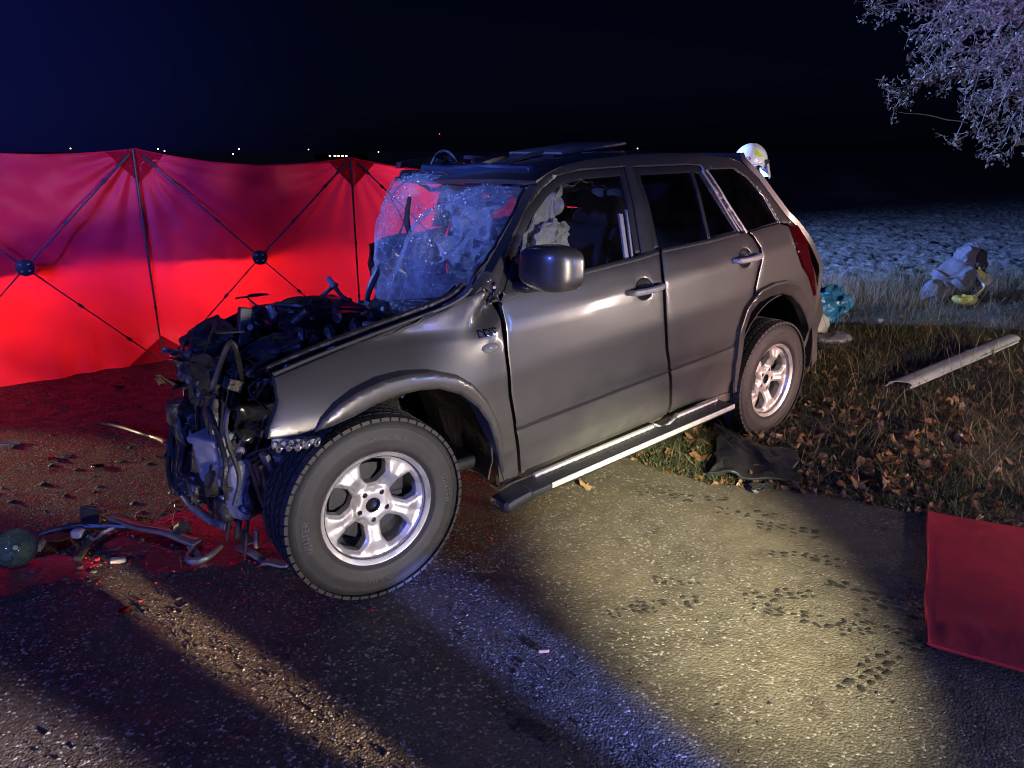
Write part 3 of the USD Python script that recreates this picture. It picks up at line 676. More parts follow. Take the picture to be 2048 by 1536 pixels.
part(CAR, 'floor_pan', cat_([box((-1.7, 0, .36), (2.7, 1.50, .06), .02), box((-2.9, 0, .46), (.9, 1.1, .10), .02), box((-1.35, .71, .37), (1.65, .10, .12), .02), box((-1.5, -.71, .37), (1.3, .10, .12), .02)]), DARK_PAINT)
part(CAR, 'firewall', crumple(refined(box((-.62, .32, .70), (.06, .95, .62), .02), .08), .03, 5, 11), DARK_PAINT)
part(CAR, 'rear_axle', cat_([tube([(-2.64, -.7, .33), (-2.64, .7, .33)], .035, 10, 0), box((-2.64, .05, .34), (.22, .24, .22), .08)]), CASTING)
part(CAR, 'exhaust_pipe', tube([(-.8, -.2, .30), (-1.8, -.25, .28), (-2.3, -.4, .33), (-3.2, -.45, .36)], .03, 8), RUST)
# inner shells that close the doors and wheel houses
inner = P_df.union(P_dr).buffer(-.03)
part(CAR, 'door_lining', panel(biggest(inner), off=-.07, th=.03, res=.1), TRIM)
part(CAR, 'door_lining', panel(biggest(inner.intersection(sg.box(-9, 0, -1.0, 9))), off=-.07, th=.03, res=.1, side=-1), TRIM)
def wheelhouse(cx, cz, sgn, y0, y1, r=.44, a0=-12):
    a = np.radians(np.linspace(-10, 190, 26)); pts = []
    def fn(u, v):
        t = np.radians(a0 + (192 - a0) * u); y = y0 + (y1 - y0) * v
        return np.c_[cx + r * np.cos(t), sgn * y, cz + r * np.sin(t)]
    s = grid(26, 6, fn)
    w = []
    return thick(s, .008)
liner_mat = simple('muddy_wheel_liner', (.060, .045, .032), .7, bump=.6, bscale=25, var=.6, vscale=7)
part(CAR, 'wheel_arch_liner', crumple(wheelhouse(-.06, .40, 1, .40, .845, .43, 52), .025, 6, 1), liner_mat)
part(CAR, 'wheel_arch_liner', wheelhouse(-2.66, .40, 1, .45, .84, .42), DARK_PAINT)
part(CAR, 'wheel_arch_liner', wheelhouse(-2.66, .40, -1, .45, .84, .42), DARK_PAINT)
part(CAR, 'inner_side_panel', cat_([box((-2.75, .43, .72), (1.2, .03, .72), .01), box((-2.75, -.43, .72), (1.2, .03, .72), .01)]), DARK_PAINT)

# door mirror
mc = on_y([(1100, 535)], .99)[0]
def ell(c, s, rx_=1.0, n=3, e=2.6):
    sph = trimesh.creation.icosphere(n); v = np.array(sph.vertices)
    v = np.sign(v) * np.abs(v) ** (2 / e); v = v / np.max(np.abs(v), axis=0)
    return TM(v * np.array(s) + np.array(c), sph.faces)
def mirror_shell():
    sp = trimesh.creation.icosphere(4); v = np.array(sp.vertices)
    v = np.sign(v) * np.abs(v) ** .54; v /= np.abs(v).max(0)
    # wide in y, tall in z, rounded to the front, flat at the back
    V = np.c_[np.where(v[:, 0] > 0, v[:, 0] * .085, v[:, 0] * .045), v[:, 1] * .125, v[:, 2] * (.088 - .014 * (v[:, 1] < 0) * -v[:, 1])]
    V[:, 0] -= .04 * np.clip(v[:, 1], 0, 1) ** 2
    return TM(V + mc, sp.faces)
MR = part(CAR, 'door_mirror', mirror_shell(), PAINT, smooth=True)
mf = flank(mc[0], mc[2] - .1)
part(MR, 'mirror_foot', cat_([box((mc[0] - .02, .875, mc[2] - .085), (.17, .09, .045), .02), box((mc[0] - .01, .93, mc[2] - .07), (.10, .10, .05), .02)]), TRIM)
part(MR, 'mirror_glass', box((mc[0] - .048, mc[1], mc[2]), (.006, .22, .145), .003), simple('mirror_glass', (.8, .8, .8), .03, 1.0))
sail = c2([(1000, 606), (1006, 590), (1030, 514), (1040, 512), (1062, 571), (1040, 590)])
part(MR, 'mirror_sail', panel(sail, off=.004, th=.02, res=.03), TRIM)
mr2 = np.array(mirror_shell().vertices)

# running board
def board_pt(px, y): return on_y(px, y)
bo0, bo1 = on_y([(1104, 971)], .985)[0], on_y([(1469, 812)], .985)[0]
bi0, bi1 = on_y([(1068, 952)], .885)[0], on_y([(1433, 800)], .885)[0]
dirb = (bo1 - bo0) / np.linalg.norm(bo1 - bo0)
ang_b = math.degrees(math.atan2(bo1[2] - bo0[2], -(bo1[0] - bo0[0])))
def along(p0, p1, w, h, r=.008):
    c = (p0 + p1) / 2; L = np.linalg.norm((p1 - p0)[[0, 2]])
    return box(c, (L, w, h), r, rot=(0, ang_b, 0))
RB = part(CAR, 'running_board', along(bo0 + [.11, -.062, -.012], bo1 + [-.01, -.062, -.012], .118, .040, .012), TRIM)
L_b = bo1 - bo0
part(RB, 'outer_strip', along(bo0, bo1, .010, .026, .004), SILVER)
part(RB, 'inner_strip', along(bi0, bi0 + (bi1 - bi0) * .60, .022, .022, .006), SILVER)
part(RB, 'inner_strip', along(bi0 + (bi1 - bi0) * .735, bi1, .022, .022, .006), SILVER)
part(RB, 'bent_clip', tube([bi0 + (bi1 - bi0) * .60 + [0, .0, .01], bi0 + (bi1 - bi0) * .64 + [0, .02, -.012], bi0 + (bi1 - bi0) * .69 + [0, .03, .012], bi0 + (bi1 - bi0) * .74 + [0, .0, .012]], .010, 8), ALLOY)
studs = []
for i in range(34):
    for j in range(3):
        p_ = bo0 + L_b * (.02 + .96 * i / 33) + np.array([0, -.035 - .025 * j, .0085])
        st = trimesh.creation.cylinder(.0055, .006, sections=8); st.apply_translation(p_); studs.append(st)
part(RB, 'tread_studs', cat_(studs), RUBBER, smooth=False, kind='stuff')
part(RB, 'end_cap', crumple(refined(box(bo0 + [.17, -.06, -.025], (.16, .12, .055), .02, rot=(0, ang_b + 6, 0)), .04), .006, 8, 3), TRIM)
sill_poly = sg.Polygon(on_flank([(1043, 962), (1068, 951), (1141, 914), (1213, 880), (1285, 854), (1337, 833), (1430, 799), (1471, 784), (1471, 800), (1300, 870), (1150, 940), (1040, 985), (1003, 985), (1000, 978)])).buffer(0)
part(CAR, 'sill', panel(biggest(sill_poly), off=-.02, th=.05, res=.04), PAINT)

# interior
def seat(name, x, y, w):
    s = path_for(CAR, name)
    UsdGeom.Xform.Define(stage, s)
    part(s, 'cushion', box((x + .22, y, .62), (.52, w, .16), .06), SEAT)
    part(s, 'backrest', box((x - .08, y, .95), (.14, w, .62), .06, rot=(0, -14, 0)), SEAT)
    part(s, 'headrest', box((x - .17, y, 1.335), (.10, min(w, .27), .19), .045, rot=(0, -10, 0)), SEAT)
    for k in (-1, 1): part(s, 'headrest_post', tube([(x - .14, y + k * .06, 1.2), (x - .16, y + k * .06, 1.3)], .006, 6, 0), CHROME)
seat('front_seat', -1.45, .38, .50); seat('rear_seat', -2.30, 0, 1.25)
DB = part(CAR, 'dashboard', crumple(refined(box((-.86, .38, .93), (.30, .72, .20), .06), .06), .03, 5, 9), TRIM)
st_c = np.array([-1.02, .38, 1.02])
ring = trimesh.creation.torus(.185, .016, major_sections=40, minor_sections=10); ring.apply_transform(trimesh.transformations.rotation_matrix(math.radians(-62), [0, 1, 0])); ring.apply_translation(st_c)
SW = part(CAR, 'steering_wheel', ring, GLOSS)
part(SW, 'airbag', crumple(ell(st_c + [-.05, 0, -.06], (.06, .13, .13), n=3), .05, 9, 3), AIRBAG)
def cloth(p00, p10, p01, p11, amp, sc, seed, n=28):
    a, b, c, d = map(np.asarray, (p00, p10, p01, p11))
    def fn(u, v):
        P = a * ((1 - u) * (1 - v))[:, None] + b * (u * (1 - v))[:, None] + c * ((1 - u) * v)[:, None] + d * (u * v)[:, None]
        f = np.stack([meshkit.fbm(np.c_[u * sc, v * sc, 0 * u + 7 * k], 4, seed + k) - .5 for k in range(3)], 1)
        return P + f * 2 * amp
    return grid(n, n, fn)
part(CAR, 'deflated_airbag', thick(cloth((-.92, -.05, 1.05), (-.85, .45, 1.12), (-1.02, -.15, 1.36), (-1.08, .22, 1.42), .09, 5, 31), .004), AIRBAG)
part(CAR, 'curtain_airbag', thick(cloth((-1.0, .60, 1.10), (-.78, .66, 1.10), (-1.15, .58, 1.45), (-1.0, .58, 1.45), .04, 5, 37), .004), AIRBAG, label='limp curtain airbag hanging by the pillar')
part(CAR, 'curtain_airbag', thick(cloth(Yp(1062, 505, .66), Yp(1138, 505, .68), Yp(1084, 446, .64), Yp(1134, 440, .63), .03, 4, 57), .004), AIRBAG, label='pale curtain airbag hanging inside the front side window')
part(CAR, 'hanging_headlining', thick(cloth((-1.05, -.45, 1.42), (-1.0, .50, 1.44), (-1.5, -.5, 1.40), (-1.5, .50, 1.46), .06, 6, 41), .006), OLIVE)
part(CAR, 'torn_lining', thick(cloth((-.80, .15, 1.02), (-.78, .50, 1.02), (-.98, .20, 1.25), (-.95, .55, 1.28), .07, 7, 43), .004), OLIVE)

# ------------------------------------------------------------------ shattered windscreen
left_e = np.array([Yp(*p) for p in [(757, 601, .06), (747, 550, -.02), (749, 495, -.10), (760, 435, -.20), (776, 388, -.29), (800, 358, -.36), (838, 345, -.42)]])
right_e = np.array([Yp(*p) for p in [(925, 592, .64), (958, 556, .665), (1000, 490, .655), (1035, 425, .64), (1066, 364, .60)]])
Ls, Rs = spline(left_e, 8), spline(right_e, 8)
def at_t(S, t): return np.stack([np.interp(t, np.linspace(0, 1, len(S)), S[:, k]) for k in range(3)], 1)
def screen_fn(u, v):
    P = at_t(Ls, v) * (1 - u)[:, None] + at_t(Rs, v) * u[:, None]
    bow = .09 * np.sin(np.pi * u) ** .8 * np.sin(np.pi * np.clip(v, 0, 1)) ** .6
    crease = np.abs(u - (.10 + .42 * v)); fold = -.09 * np.exp(-(crease / .10) ** 2) * np.clip(v * 4, 0, 1) * np.clip((1 - v) * 5, 0, 1)
    hit = -.06 * np.exp(-(((u - .55) / .22) ** 2 + ((v - .78) / .16) ** 2))
    rough = (meshkit.fbm(np.c_[u * 9, v * 9, 0 * u], 4, 51) - .5) * .028 + (meshkit.fbm(np.c_[u * 30, v * 30, 0 * u], 2, 52) - .5) * .018
    d = bow + fold + hit + rough
    return P + d[:, None] * np.array([.80, 0, .60])
crack_glass = mat('crazed_windscreen_glass', {
    'g': ('texture_coordinate', {}), 'w': ('noise_texture', {'scale': 3, 'detail': 3}), 'wm': ('mix', {'mix_type': 'linear_light', 'fac': .16}),
    'v1': ('voronoi_texture', {'feature': 'distance_to_edge', 'scale': 20}), 'v2': ('voronoi_texture', {'feature': 'distance_to_edge', 'scale': 120}),
    'c1': ('map_range', {'from_min': .0, 'from_max': .022, 'to_min': .60, 'to_max': 0, 'clamp': True}), 'c2': ('map_range', {'from_min': 0, 'from_max': .10, 'to_min': .45, 'to_max': .0, 'clamp': True}),
    'nz': ('noise_texture', {'scale': 4.2, 'detail': 6, 'roughness': .7}), 'dense': ('map_range', {'from_min': .42, 'from_max': .62, 'to_min': .10, 'to_max': 1.0, 'clamp': True}),
    'm2': ('math', {'math_type': 'multiply'}), 'mx': ('math', {'math_type': 'maximum'}), 'mil': ('map_range', {'from_min': .48, 'from_max': .72, 'to_min': .17, 'to_max': .42, 'clamp': True}),
    'ad': ('math', {'math_type': 'add', 'use_clamp': True}),
    'vc': ('voronoi_texture', {'scale': 120}), 'b': ('bump', {'strength': .8, 'distance': .02}),
    'df': ('diffuse_bsdf', {'color': (.66, .70, .72)}), 'tl': ('translucent_bsdf', {'color': (.5, .52, .54)}), 'dm': ('mix_closure', {'fac': .35}),
    'tr': ('transparent_bsdf', {'color': (.82, .88, .87)}), 'gl': ('glossy_bsdf', {'color': (1, 1, 1), 'roughness': .10}), 'lw': ('layer_weight', {'blend': .5}), 'pw': ('math', {'math_type': 'power', 'value2': 5.0}), 'fr': ('math', {'math_type': 'multiply_add', 'value2': .95, 'value3': .05}),
    'gm': ('mix_closure', {}), 'm': ('mix_closure', {})},
    [('g.object', 'w.vector'), ('g.object', 'wm.color1'), ('w.color', 'wm.color2'), ('wm.color', 'v1.vector'), ('wm.color', 'v2.vector'), ('wm.color', 'vc.vector'), ('v1.distance', 'c1.value'), ('v2.distance', 'c2.value'),
     ('g.object', 'nz.vector'), ('nz.fac', 'dense.value'), ('c2.result', 'm2.value1'), ('dense.result', 'm2.value2'), ('c1.result', 'mx.value1'), ('m2.value', 'mx.value2'),
     ('nz.fac', 'mil.value'), ('mx.value', 'ad.value1'), ('mil.result', 'ad.value2'), ('vc.distance', 'b.height'), ('b.normal', 'gl.normal'),
     ('df.BSDF', 'dm.closure1'), ('tl.BSDF', 'dm.closure2'), ('lw.facing', 'pw.value1'), ('pw.value', 'fr.value1'), ('fr.value', 'gm.fac'), ('tr.BSDF', 'gm.closure1'), ('gl.BSDF', 'gm.closure2'),
     ('ad.value', 'm.fac'), ('gm.closure', 'm.closure1'), ('dm.closure', 'm.closure2')], surface='m.closure')
scr = grid(90, 80, screen_fn)
if scr.face_normals[:, 0].mean() < 0: scr.invert()
WS = part(CAR, 'windscreen', scr, crack_glass, smooth=25, label='crazed and sagging windscreen, folded in on the far side')
part(WS, 'frayed_glass_edge', tube(screen_fn(np.linspace(0, 1, 26), np.full(26, 1.0)) + rng.normal(0, .006, (26, 3)), .009, 6, 2), crack_glass)
part(WS, 'frayed_glass_edge', tube(screen_fn(np.full(26, 0.0), np.linspace(0, 1, 26)) + rng.normal(0, .005, (26, 3)), .006, 6, 2), crack_glass)
part(WS, 'header_seal', tube(screen_fn(np.linspace(0, 1, 20), np.full(20, .955)) + rng.normal(0, .008, (20, 3)), .011, 7, 2), TRIM)
part(WS, 'pillar_seal', tube(screen_fn(np.full(20, .985), np.linspace(0, 1, 20)), .010, 7, 2), TRIM)
crumbs = []
for k in range(130):
    u, v = rng.random(2); v = v ** .6
    p = screen_fn(np.array([u]), np.array([v]))[0] + [.008, 0, .006]
    s = trimesh.creation.icosphere(0, .0022 + .0035 * rng.random()); s.apply_translation(p); crumbs.append(s)
part(WS, 'glass_crumbs', cat_(crumbs), simple('glass_crumb', (.75, .8, .8), .08, spec=.8, coat=1.0), smooth=False, kind='stuff')

# wipers and the cable hanging over the glass
WP = part(CAR, 'wiper', tube([Yp(850, 612, .30), Yp(842, 580, .30), Yp(838, 560, .29), Yp(832, 545, .26)], [.012, .010, .007, .006], 8), TRIM)
part(WP, 'wiper_blade', tube([Yp(838, 412, .10) + [.05, 0, .04], Yp(833, 455, .14) + [.05, 0, .03], Yp(842, 500, .20) + [.04, 0, .03], Yp(857, 545, .28) + [.03, 0, .02], Yp(866, 578, .32)], [.010, .014, .012, .011, .008], 6), TRIM)
WP2 = part(CAR, 'wiper', tube([Yp(733, 603, .0), Yp(740, 575, .0), Yp(757, 540, .0), Yp(772, 510, -.02), Yp(795, 475, -.05), Yp(808, 445, -.08)], [.012, .016, .018, .012, .006, .004], 7), TRIM)
part(CAR, 'loose_wire', tube([Yp(808, 445, -.08), Yp(790, 410, -.12), Yp(784, 395, -.2), Yp(800, 372, -.3), Yp(838, 345, -.40)], .004, 5), RUBBER)

# scuttle below the windscreen
def quad(pts4, n=24, amp=.0, sc=5, seed=1):
    a, b, c, d = map(np.asarray, pts4)
    def fn(u, v):
        P = a * ((1 - u) * (1 - v))[:, None] + b * (u * (1 - v))[:, None] + c * (u * v)[:, None] + d * ((1 - u) * v)[:, None]
        f = np.stack([meshkit.fbm(np.c_[u * sc, v * sc, 0 * u + 7 * k], 3, seed + k) - .5 for k in range(3)], 1)
        return P + 2 * amp * f
    m = grid(n, n, fn)
    if m.face_normals[:, 2].mean() < 0: m.invert()
    return m
SC = part(CAR, 'scuttle_panel', thick(quad([Yp(718, 608, -.06), Yp(930, 596, .60), Yp(935, 640, .66), Yp(800, 688, .40)], 30, .012, 6, 61), .014), GRIME, label='broken black scuttle panel below the windscreen')
for k in range(5):
    a = Yp(735 + 14 * k, 612 + 3 * k, .0 + .06 * k); b = Yp(798 + 12 * k, 660 + 3 * k, .30 + .06 * k)
    part(SC, 'scuttle_rib', tube([a + [0, 0, .014], (a + b) / 2 + [0, 0, .02], b + [0, 0, .014]], .006, 6), GRIME)
part(SC, 'scuttle_edge', tube([Yp(716, 606, -.07), Yp(780, 604, .1), Yp(850, 606, .32), Yp(925, 597, .6)], .012, 7), TRIM)
V0, V1, V2, V3 = Yp(832, 622, .36), Yp(872, 626, .46), Yp(848, 650, .46), Yp(808, 644, .36)
VG = part(CAR, 'blue_vent_cover', thick(quad([V0, V1, V2, V3], 6, 0), .012), BLUEPLASTIC)
for k in range(8):
    t = (k + .7) / 8.5
    part(VG, 'vent_slot', tube([V0 * (1 - t) + V1 * t + [0, 0, .006], V3 * (1 - t) + V2 * t + [0, 0, .006]], .0042, 5, 0), DARK_PAINT)
# bright folded edge along the top of the wing
top_px = [(571, 764), (660, 730), (760, 692), (860, 650), (912, 620), (938, 598), (950, 580)]
tf = on_flank(top_px); tw = np.c_[tf[:, 0], flank(tf[:, 0], tf[:, 1]) + wing_drop(tf[:, 0], tf[:, 1]) - .010, tf[:, 1] + .004]
part(CAR, 'wing_edge', tube(tw, .0075, 8), PAINT)
part(CAR, 'bonnet_channel', tube(tw + [0, -.055, .006], [.012, .016, .016, .014], 8), GRIME)
part(CAR, 'bonnet_channel', tube((tw + [0, -.10, -.01])[1:], [.016, .014, .012], 8), DARK_PAINT)
part(CAR, 'inner_wing_panel', crumple(thick(quad([tw[0] + [0, -.03, -.02], tw[5] + [0, -.03, -.03], tw[5] + [0, -.30, -.10], tw[0] + [0, -.24, -.14]], 26, .02, 6, 71), .01), .01, 9, 5), DARK_PAINT)
torn = [Yp(957, 600, .80), Yp(962, 580, .80), Yp(975, 560, .81), Yp(985, 562, .83), Yp(978, 590, .84), Yp(990, 610, .85)]
part(CAR, 'torn_wing_corner', thick(quad([Yp(952, 606, .79), Yp(967, 562, .80), Yp(990, 566, .845), Yp(996, 604, .865)], 20, .02, 9, 73), .004), PAINT, label='ripped and curled corner of the wing')
part(CAR, 'torn_metal_lip', tube([Yp(957, 602, .81), Yp(962, 588, .82), Yp(968, 582, .82), Yp(966, 572, .82), Yp(980, 560, .83)], [.004, .007, .004, .007, .003], 6), ALLOY)

# ------------------------------------------------------------------ engine bay
EN = part(CAR, 'engine', crumple(refined(box((-.14, .06, .62), (.56, .48, .50), .04), .06), .03, 6, 15), GRIME, label='dark oily engine laid bare')
part(EN, 'engine_cover', crumple(refined(box((-.16, .04, .905), (.46, .50, .11), .045), .05), .018, 5, 16), GLOSS)
part(EN, 'intake_dome', crumple(refined(ell(Yp(618, 628, .0), (.14, .11, .075)), .03), .012, 9, 17), GRIME)
part(EN, 'oil_filler_cap', tube([(-.05, .14, .95), (-.05, .14, .985)], .032, 14, 0), GLOSS)
for k in range(4): part(EN, 'inlet_runner', tube([(-.34 + .12 * k, .20, .93), (-.33 + .12 * k, .30, .90), (-.33 + .12 * k, .34, .78)], .026, 10), CASTING)
part(EN, 'cover_bar', tube([Yp(568, 612, .02), Yp(600, 625, .08), Yp(640, 652, .18), Yp(668, 676, .26)], .010, 6), CASTING)
part(EN, 'pulley', lathe([(.0, -.012), (.06, -.012), (.065, -.006), (.056, 0), (.065, .006), (.06, .012), (0, .012)], 28), CASTING)
part(EN, 'alternator', crumple(refined(ell((.20, .24, .66), (.075, .09, .085)), .03), .012, 12, 4), CASTING)
part(CAR, 'gearbox', crumple(refined(box((-.62, .02, .48), (.55, .32, .30), .06), .07), .02, 6, 25), CASTING)
part(CAR, 'upright_bracket', box((Yp(471, 615, .16) + Yp(505, 700, .20)) / 2, (.05, .035, .17), .006, rot=(8, -12, 0)), TRIM, label='black bracket sticking up from the wreck')
part(CAR, 'snapped_cable', tube([Yp(716, 622, -.05), Yp(700, 605, -.06), Yp(682, 590, -.08), Yp(668, 572, -.1), Yp(655, 556, -.12)], [.012, .012, .009, .011, .007], 7), RUBBER)
part(CAR, 'cable_plug', tube([Yp(668, 572, -.1), Yp(655, 555, -.12)], .014, 8, 0), TANK)
# crushed charge cooler with its fins
ic = Yp(425, 700, .02)
ICo = part(CAR, 'charge_cooler', crumple(refined(box(ic, (.16, .34, .15), .01, rot=(0, 28, -8)), .03), .022, 10, 33), GRIME, label='crushed cooler at the front of the wreck')
for k in range(8):
    off = -.075 + .021 * k
    part(ICo, 'cooler_fin', crumple(refined(box(ic + np.array([.06 - .010 * k, 0, off * .55 + .04]), (.13, .36, .007), .002, rot=(0, 24, -8)), .04), .013, 12, 40 + k), CASTING)
part(CAR, 'radiator', crumple(refined(box((.40, .14, .58), (.06, .46, .48), .01, rot=(0, -8, -6)), .05), .045, 7, 44), GRIME, label='buckled radiator')
RS = part(CAR, 'radiator_support', tube([Yp(449, 741, .30), Yp(470, 746, .34), Yp(489, 750, .40), Yp(515, 758, .46), Yp(543, 764, .52)], .011, 8), STEEL)
part(CAR, 'support_post', tube([Yp(447, 765, .30), Yp(446, 830, .30)], .008, 7, 0), ALLOY)
part(CAR, 'support_post', tube([Yp(478, 770, .36), Yp(476, 850, .36)], .026, 8, 0), GRIME)
part(CAR, 'coolant_pipe', tube([Yp(514, 762, .46), Yp(510, 790, .46), Yp(512, 815, .46), Yp(512, 838, .46)], [.020, .022, .021, .020], 10), TANK)
part(CAR, 'bent_fitting', tube([Yp(489, 792, .42), Yp(500, 800, .44), Yp(510, 810, .45), Yp(525, 820, .46)], [.008, .012, .008, .007], 8), ALLOY)
part(CAR, 'hook_pipe', tube([Yp(411, 806, .18), Yp(412, 793, .18), Yp(420, 788, .2), Yp(440, 787, .24)], .008, 8), CASTING)
wc = Yp(440, 915, .32)
WT = part(CAR, 'washer_tank', crumple(refined(box(wc, (.12, .15, .20), .02, rot=(0, 4, 18)), .04), .012, 9, 45), TANK, label='milky white fluid tank hanging in the wreck')
part(WT, 'tank_lid', crumple(refined(box(wc + [.01, .01, .095], (.14, .17, .03), .01, rot=(4, 6, 18)), .03), .006, 9, 46), TANK)
part(WT, 'tank_lug', box(Yp(483, 898, .40), (.06, .075, .05), .010, rot=(0, 10, 20)), TANK)
lc = Yp(484, 975, .42)
part(CAR, 'lower_tank', crumple(refined(box(lc, (.11, .13, .24), .03, rot=(0, 3, 14)), .04), .012, 8, 47), TANK)
cc_ = Yp(410, 905, .22)
cup = lathe([(.0, -.10), (.030, -.10), (.036, -.03), (.042, .07), (.048, .075), (.048, .09), (.040, .092), (.036, .06), (.0, .05)], 24, 'z'); cup.apply_translation(cc_)
part(CAR, 'fluid_reservoir', cup, TANK)
part(CAR, 'washer_pump', crumple(refined(ell(Yp(457, 1012, .36), (.05, .055, .055)), .02), .012, 16, 5), GRIME)
part(CAR, 'pump_flange', crumple(refined(box(Yp(447, 996, .36), (.03, .05, .04), .008), .02), .01, 20, 6), ALLOY)
part(CAR, 'frame_rail', crumple(refined(box((Yp(560, 915, .54) + Yp(540, 1085, .54)) / 2, (.09, .11, .36), .008, rot=(0, 9, 6)), .05), .012, 9, 48), RUST, label='rusty frame rail end standing on the road')
part(CAR, 'inner_wing_strip', box((Yp(600, 905, .62) + Yp(566, 1088, .60)) / 2, (.03, .09, .40), .006, rot=(0, 13, 8)), STEEL)
part(CAR, 'inner_wing_strip', box((Yp(582, 905, .60) + Yp(552, 1090, .58)) / 2, (.02, .05, .42), .005, rot=(0, 16, 8)), STEEL)
part(CAR, 'rail_bolt', tube([Yp(513, 1060, .50), Yp(513, 1095, .50)], .010, 8, 0), ALLOY)
HB = part(CAR, 'lamp_bracket', crumple(refined(box((Yp(560, 892, .70) + Yp(648, 878, .80)) / 2, (.20, .03, .04), .006, rot=(0, -6, -24)), .02), .006, 14, 51), ALLOY, label='bare metal lamp bracket under the wing')
for k, (px_, py_) in enumerate([(565, 890), (585, 888), (603, 887), (620, 883), (640, 878)]):
    c = Yp(px_, py_, .74 + .02 * k); rg = trimesh.creation.torus(.014 - .002 * (k % 2), .0045, major_sections=18, minor_sections=7)
    rg.apply_transform(trimesh.transformations.rotation_matrix(math.radians(80), [1, 0, 0])); rg.apply_transform(trimesh.transformations.rotation_matrix(math.radians(30), [0, 0, 1])); rg.apply_translation(c + [.02, .02, 0])
    part(HB, 'bracket_ring', rg, ALLOY)
part(CAR, 'bumper_tube', tube([Yp(368, 990, .0), Yp(385, 1012, .08), Yp(405, 1029, .15), Yp(430, 1044, .24), Yp(456, 1054, .32)], [.016, .018, .019, .019, .018], 12), ALLOY, label='bent shiny tube hanging at the front')
part(CAR, 'lower_stay', tube([Yp(361, 962, -.02), Yp(388, 990, .08), Yp(432, 1012, .2), Yp(470, 1030, .34)], .011, 8), CASTING)
part(CAR, 'front_stay', tube([Yp(366, 935, -.04), Yp(362, 960, -.03), Yp(360, 985, -.02)], .016, 8), ALLOY)
part(CAR, 'red_reflector', crumple(ell(Yp(374, 775, .0), (.02, .022, .055)), .01, 20, 3), REDLENS)
part(CAR, 'side_lamp_shell', crumple(refined(ell(Yp(378, 712, -.06), (.03, .035, .07)), .02), .012, 14, 3), GLOSS)
part(CAR, 'orange_lamp', crumple(ell(Yp(391, 762, .03), (.012, .02, .035)), .004, 20, 3), simple('amber_lens', (.5, .09, .02), .2))
part(CAR, 'suspension_arm', cat_([tube([(.05, .66, .33), (.0, .40, .30), (-.1, .30, .32)], .03, 8)]), CASTING)
part(CAR, 'spring_strut', tube([(-.0, .60, .45), (-.02, .52, .72), (-.03, .50, .84)], .042, 10, 14, ribs=.22), GRIME)
crumple_bits = [((.34, .02, .70), (.12, .16, .20)), ((.36, .30, .82), (.14, .18, .08)), ((.40, -.02, .40), (.10, .14, .24)), ((.44, .10, .30), (.08, .20, .12)), ((.18, .36, .86), (.22, .16, .10)),
                ((.10, .50, .80), (.30, .10, .10)), ((.30, .44, .66), (.14, .12, .22)), ((-.30, .46, .84), (.20, .20, .14)), ((.22, -.10, .78), (.2, .18, .14)), ((.02, -.18, .80), (.3, .14, .2)),
                ((.34, .42, .42), (.12, .12, .26)), ((-.10, .62, .74), (.30, .08, .12)), ((.44, .02, .56), (.08, .14, .18)), ((-.42, .22, .86), (.16, .3, .1)), ((.36, .16, .90), (.10, .14, .06))]
for k, (c, s) in enumerate(crumple_bits):
    part(CAR, 'crushed_engine_piece', crumple(refined(box(c, s, .012, rot=tuple(rng.uniform(-25, 25, 3))), .025), .032, 15, 80 + k), [GRIME, GLOSS, CASTING, GRIME, TRIM][k % 5])
for k in range(64):
    c = np.array([rng.uniform(-.38, .44), rng.uniform(-.12, .56), 0]); c[2] = rng.uniform(.36, .90) if c[0] > .22 else rng.uniform(.86, .97); r_ = rng.uniform(.006, .02); d = rng.normal(0, 1, 3); d /= np.linalg.norm(d)
    m_ = tube([c, c + d * r_ * rng.uniform(1.5, 5)], r_, 6 if k % 3 else 12, 0) if k % 2 else crumple(refined(box(c, rng.uniform(.015, .06, 3), .004, rot=tuple(rng.uniform(-40, 40, 3))), .02), .006, 20, k)
    part(CAR, 'engine_fitting', m_, [CASTING, ALLOY, GRIME, TRIM, CASTING, RUST, STEEL][k % 7])
bt = Yp(740, 668, .34)
part(CAR, 'fluid_cap', tube([bt, bt + [0, 0, .05]], [.026, .03], 12, 0), TANK)
part(CAR, 'fluid_bottle', crumple(refined(box(bt + [0, 0, -.04], (.10, .10, .08), .02, rot=(0, 0, 20)), .04), .006, 9, 5), TANK)
part(CAR, 'hinge_mount', box(Yp(724, 676, .36), (.08, .04, .03), .006, rot=(0, 0, 20)), CASTING)
part(CAR, 'silver_sensor', crumple(tube([Yp(570, 700, .30), Yp(590, 697, .32), Yp(612, 702, .34), Yp(628, 703, .36)], [.010, .006, .012, .010], 8), .004, 30, 2), ALLOY)
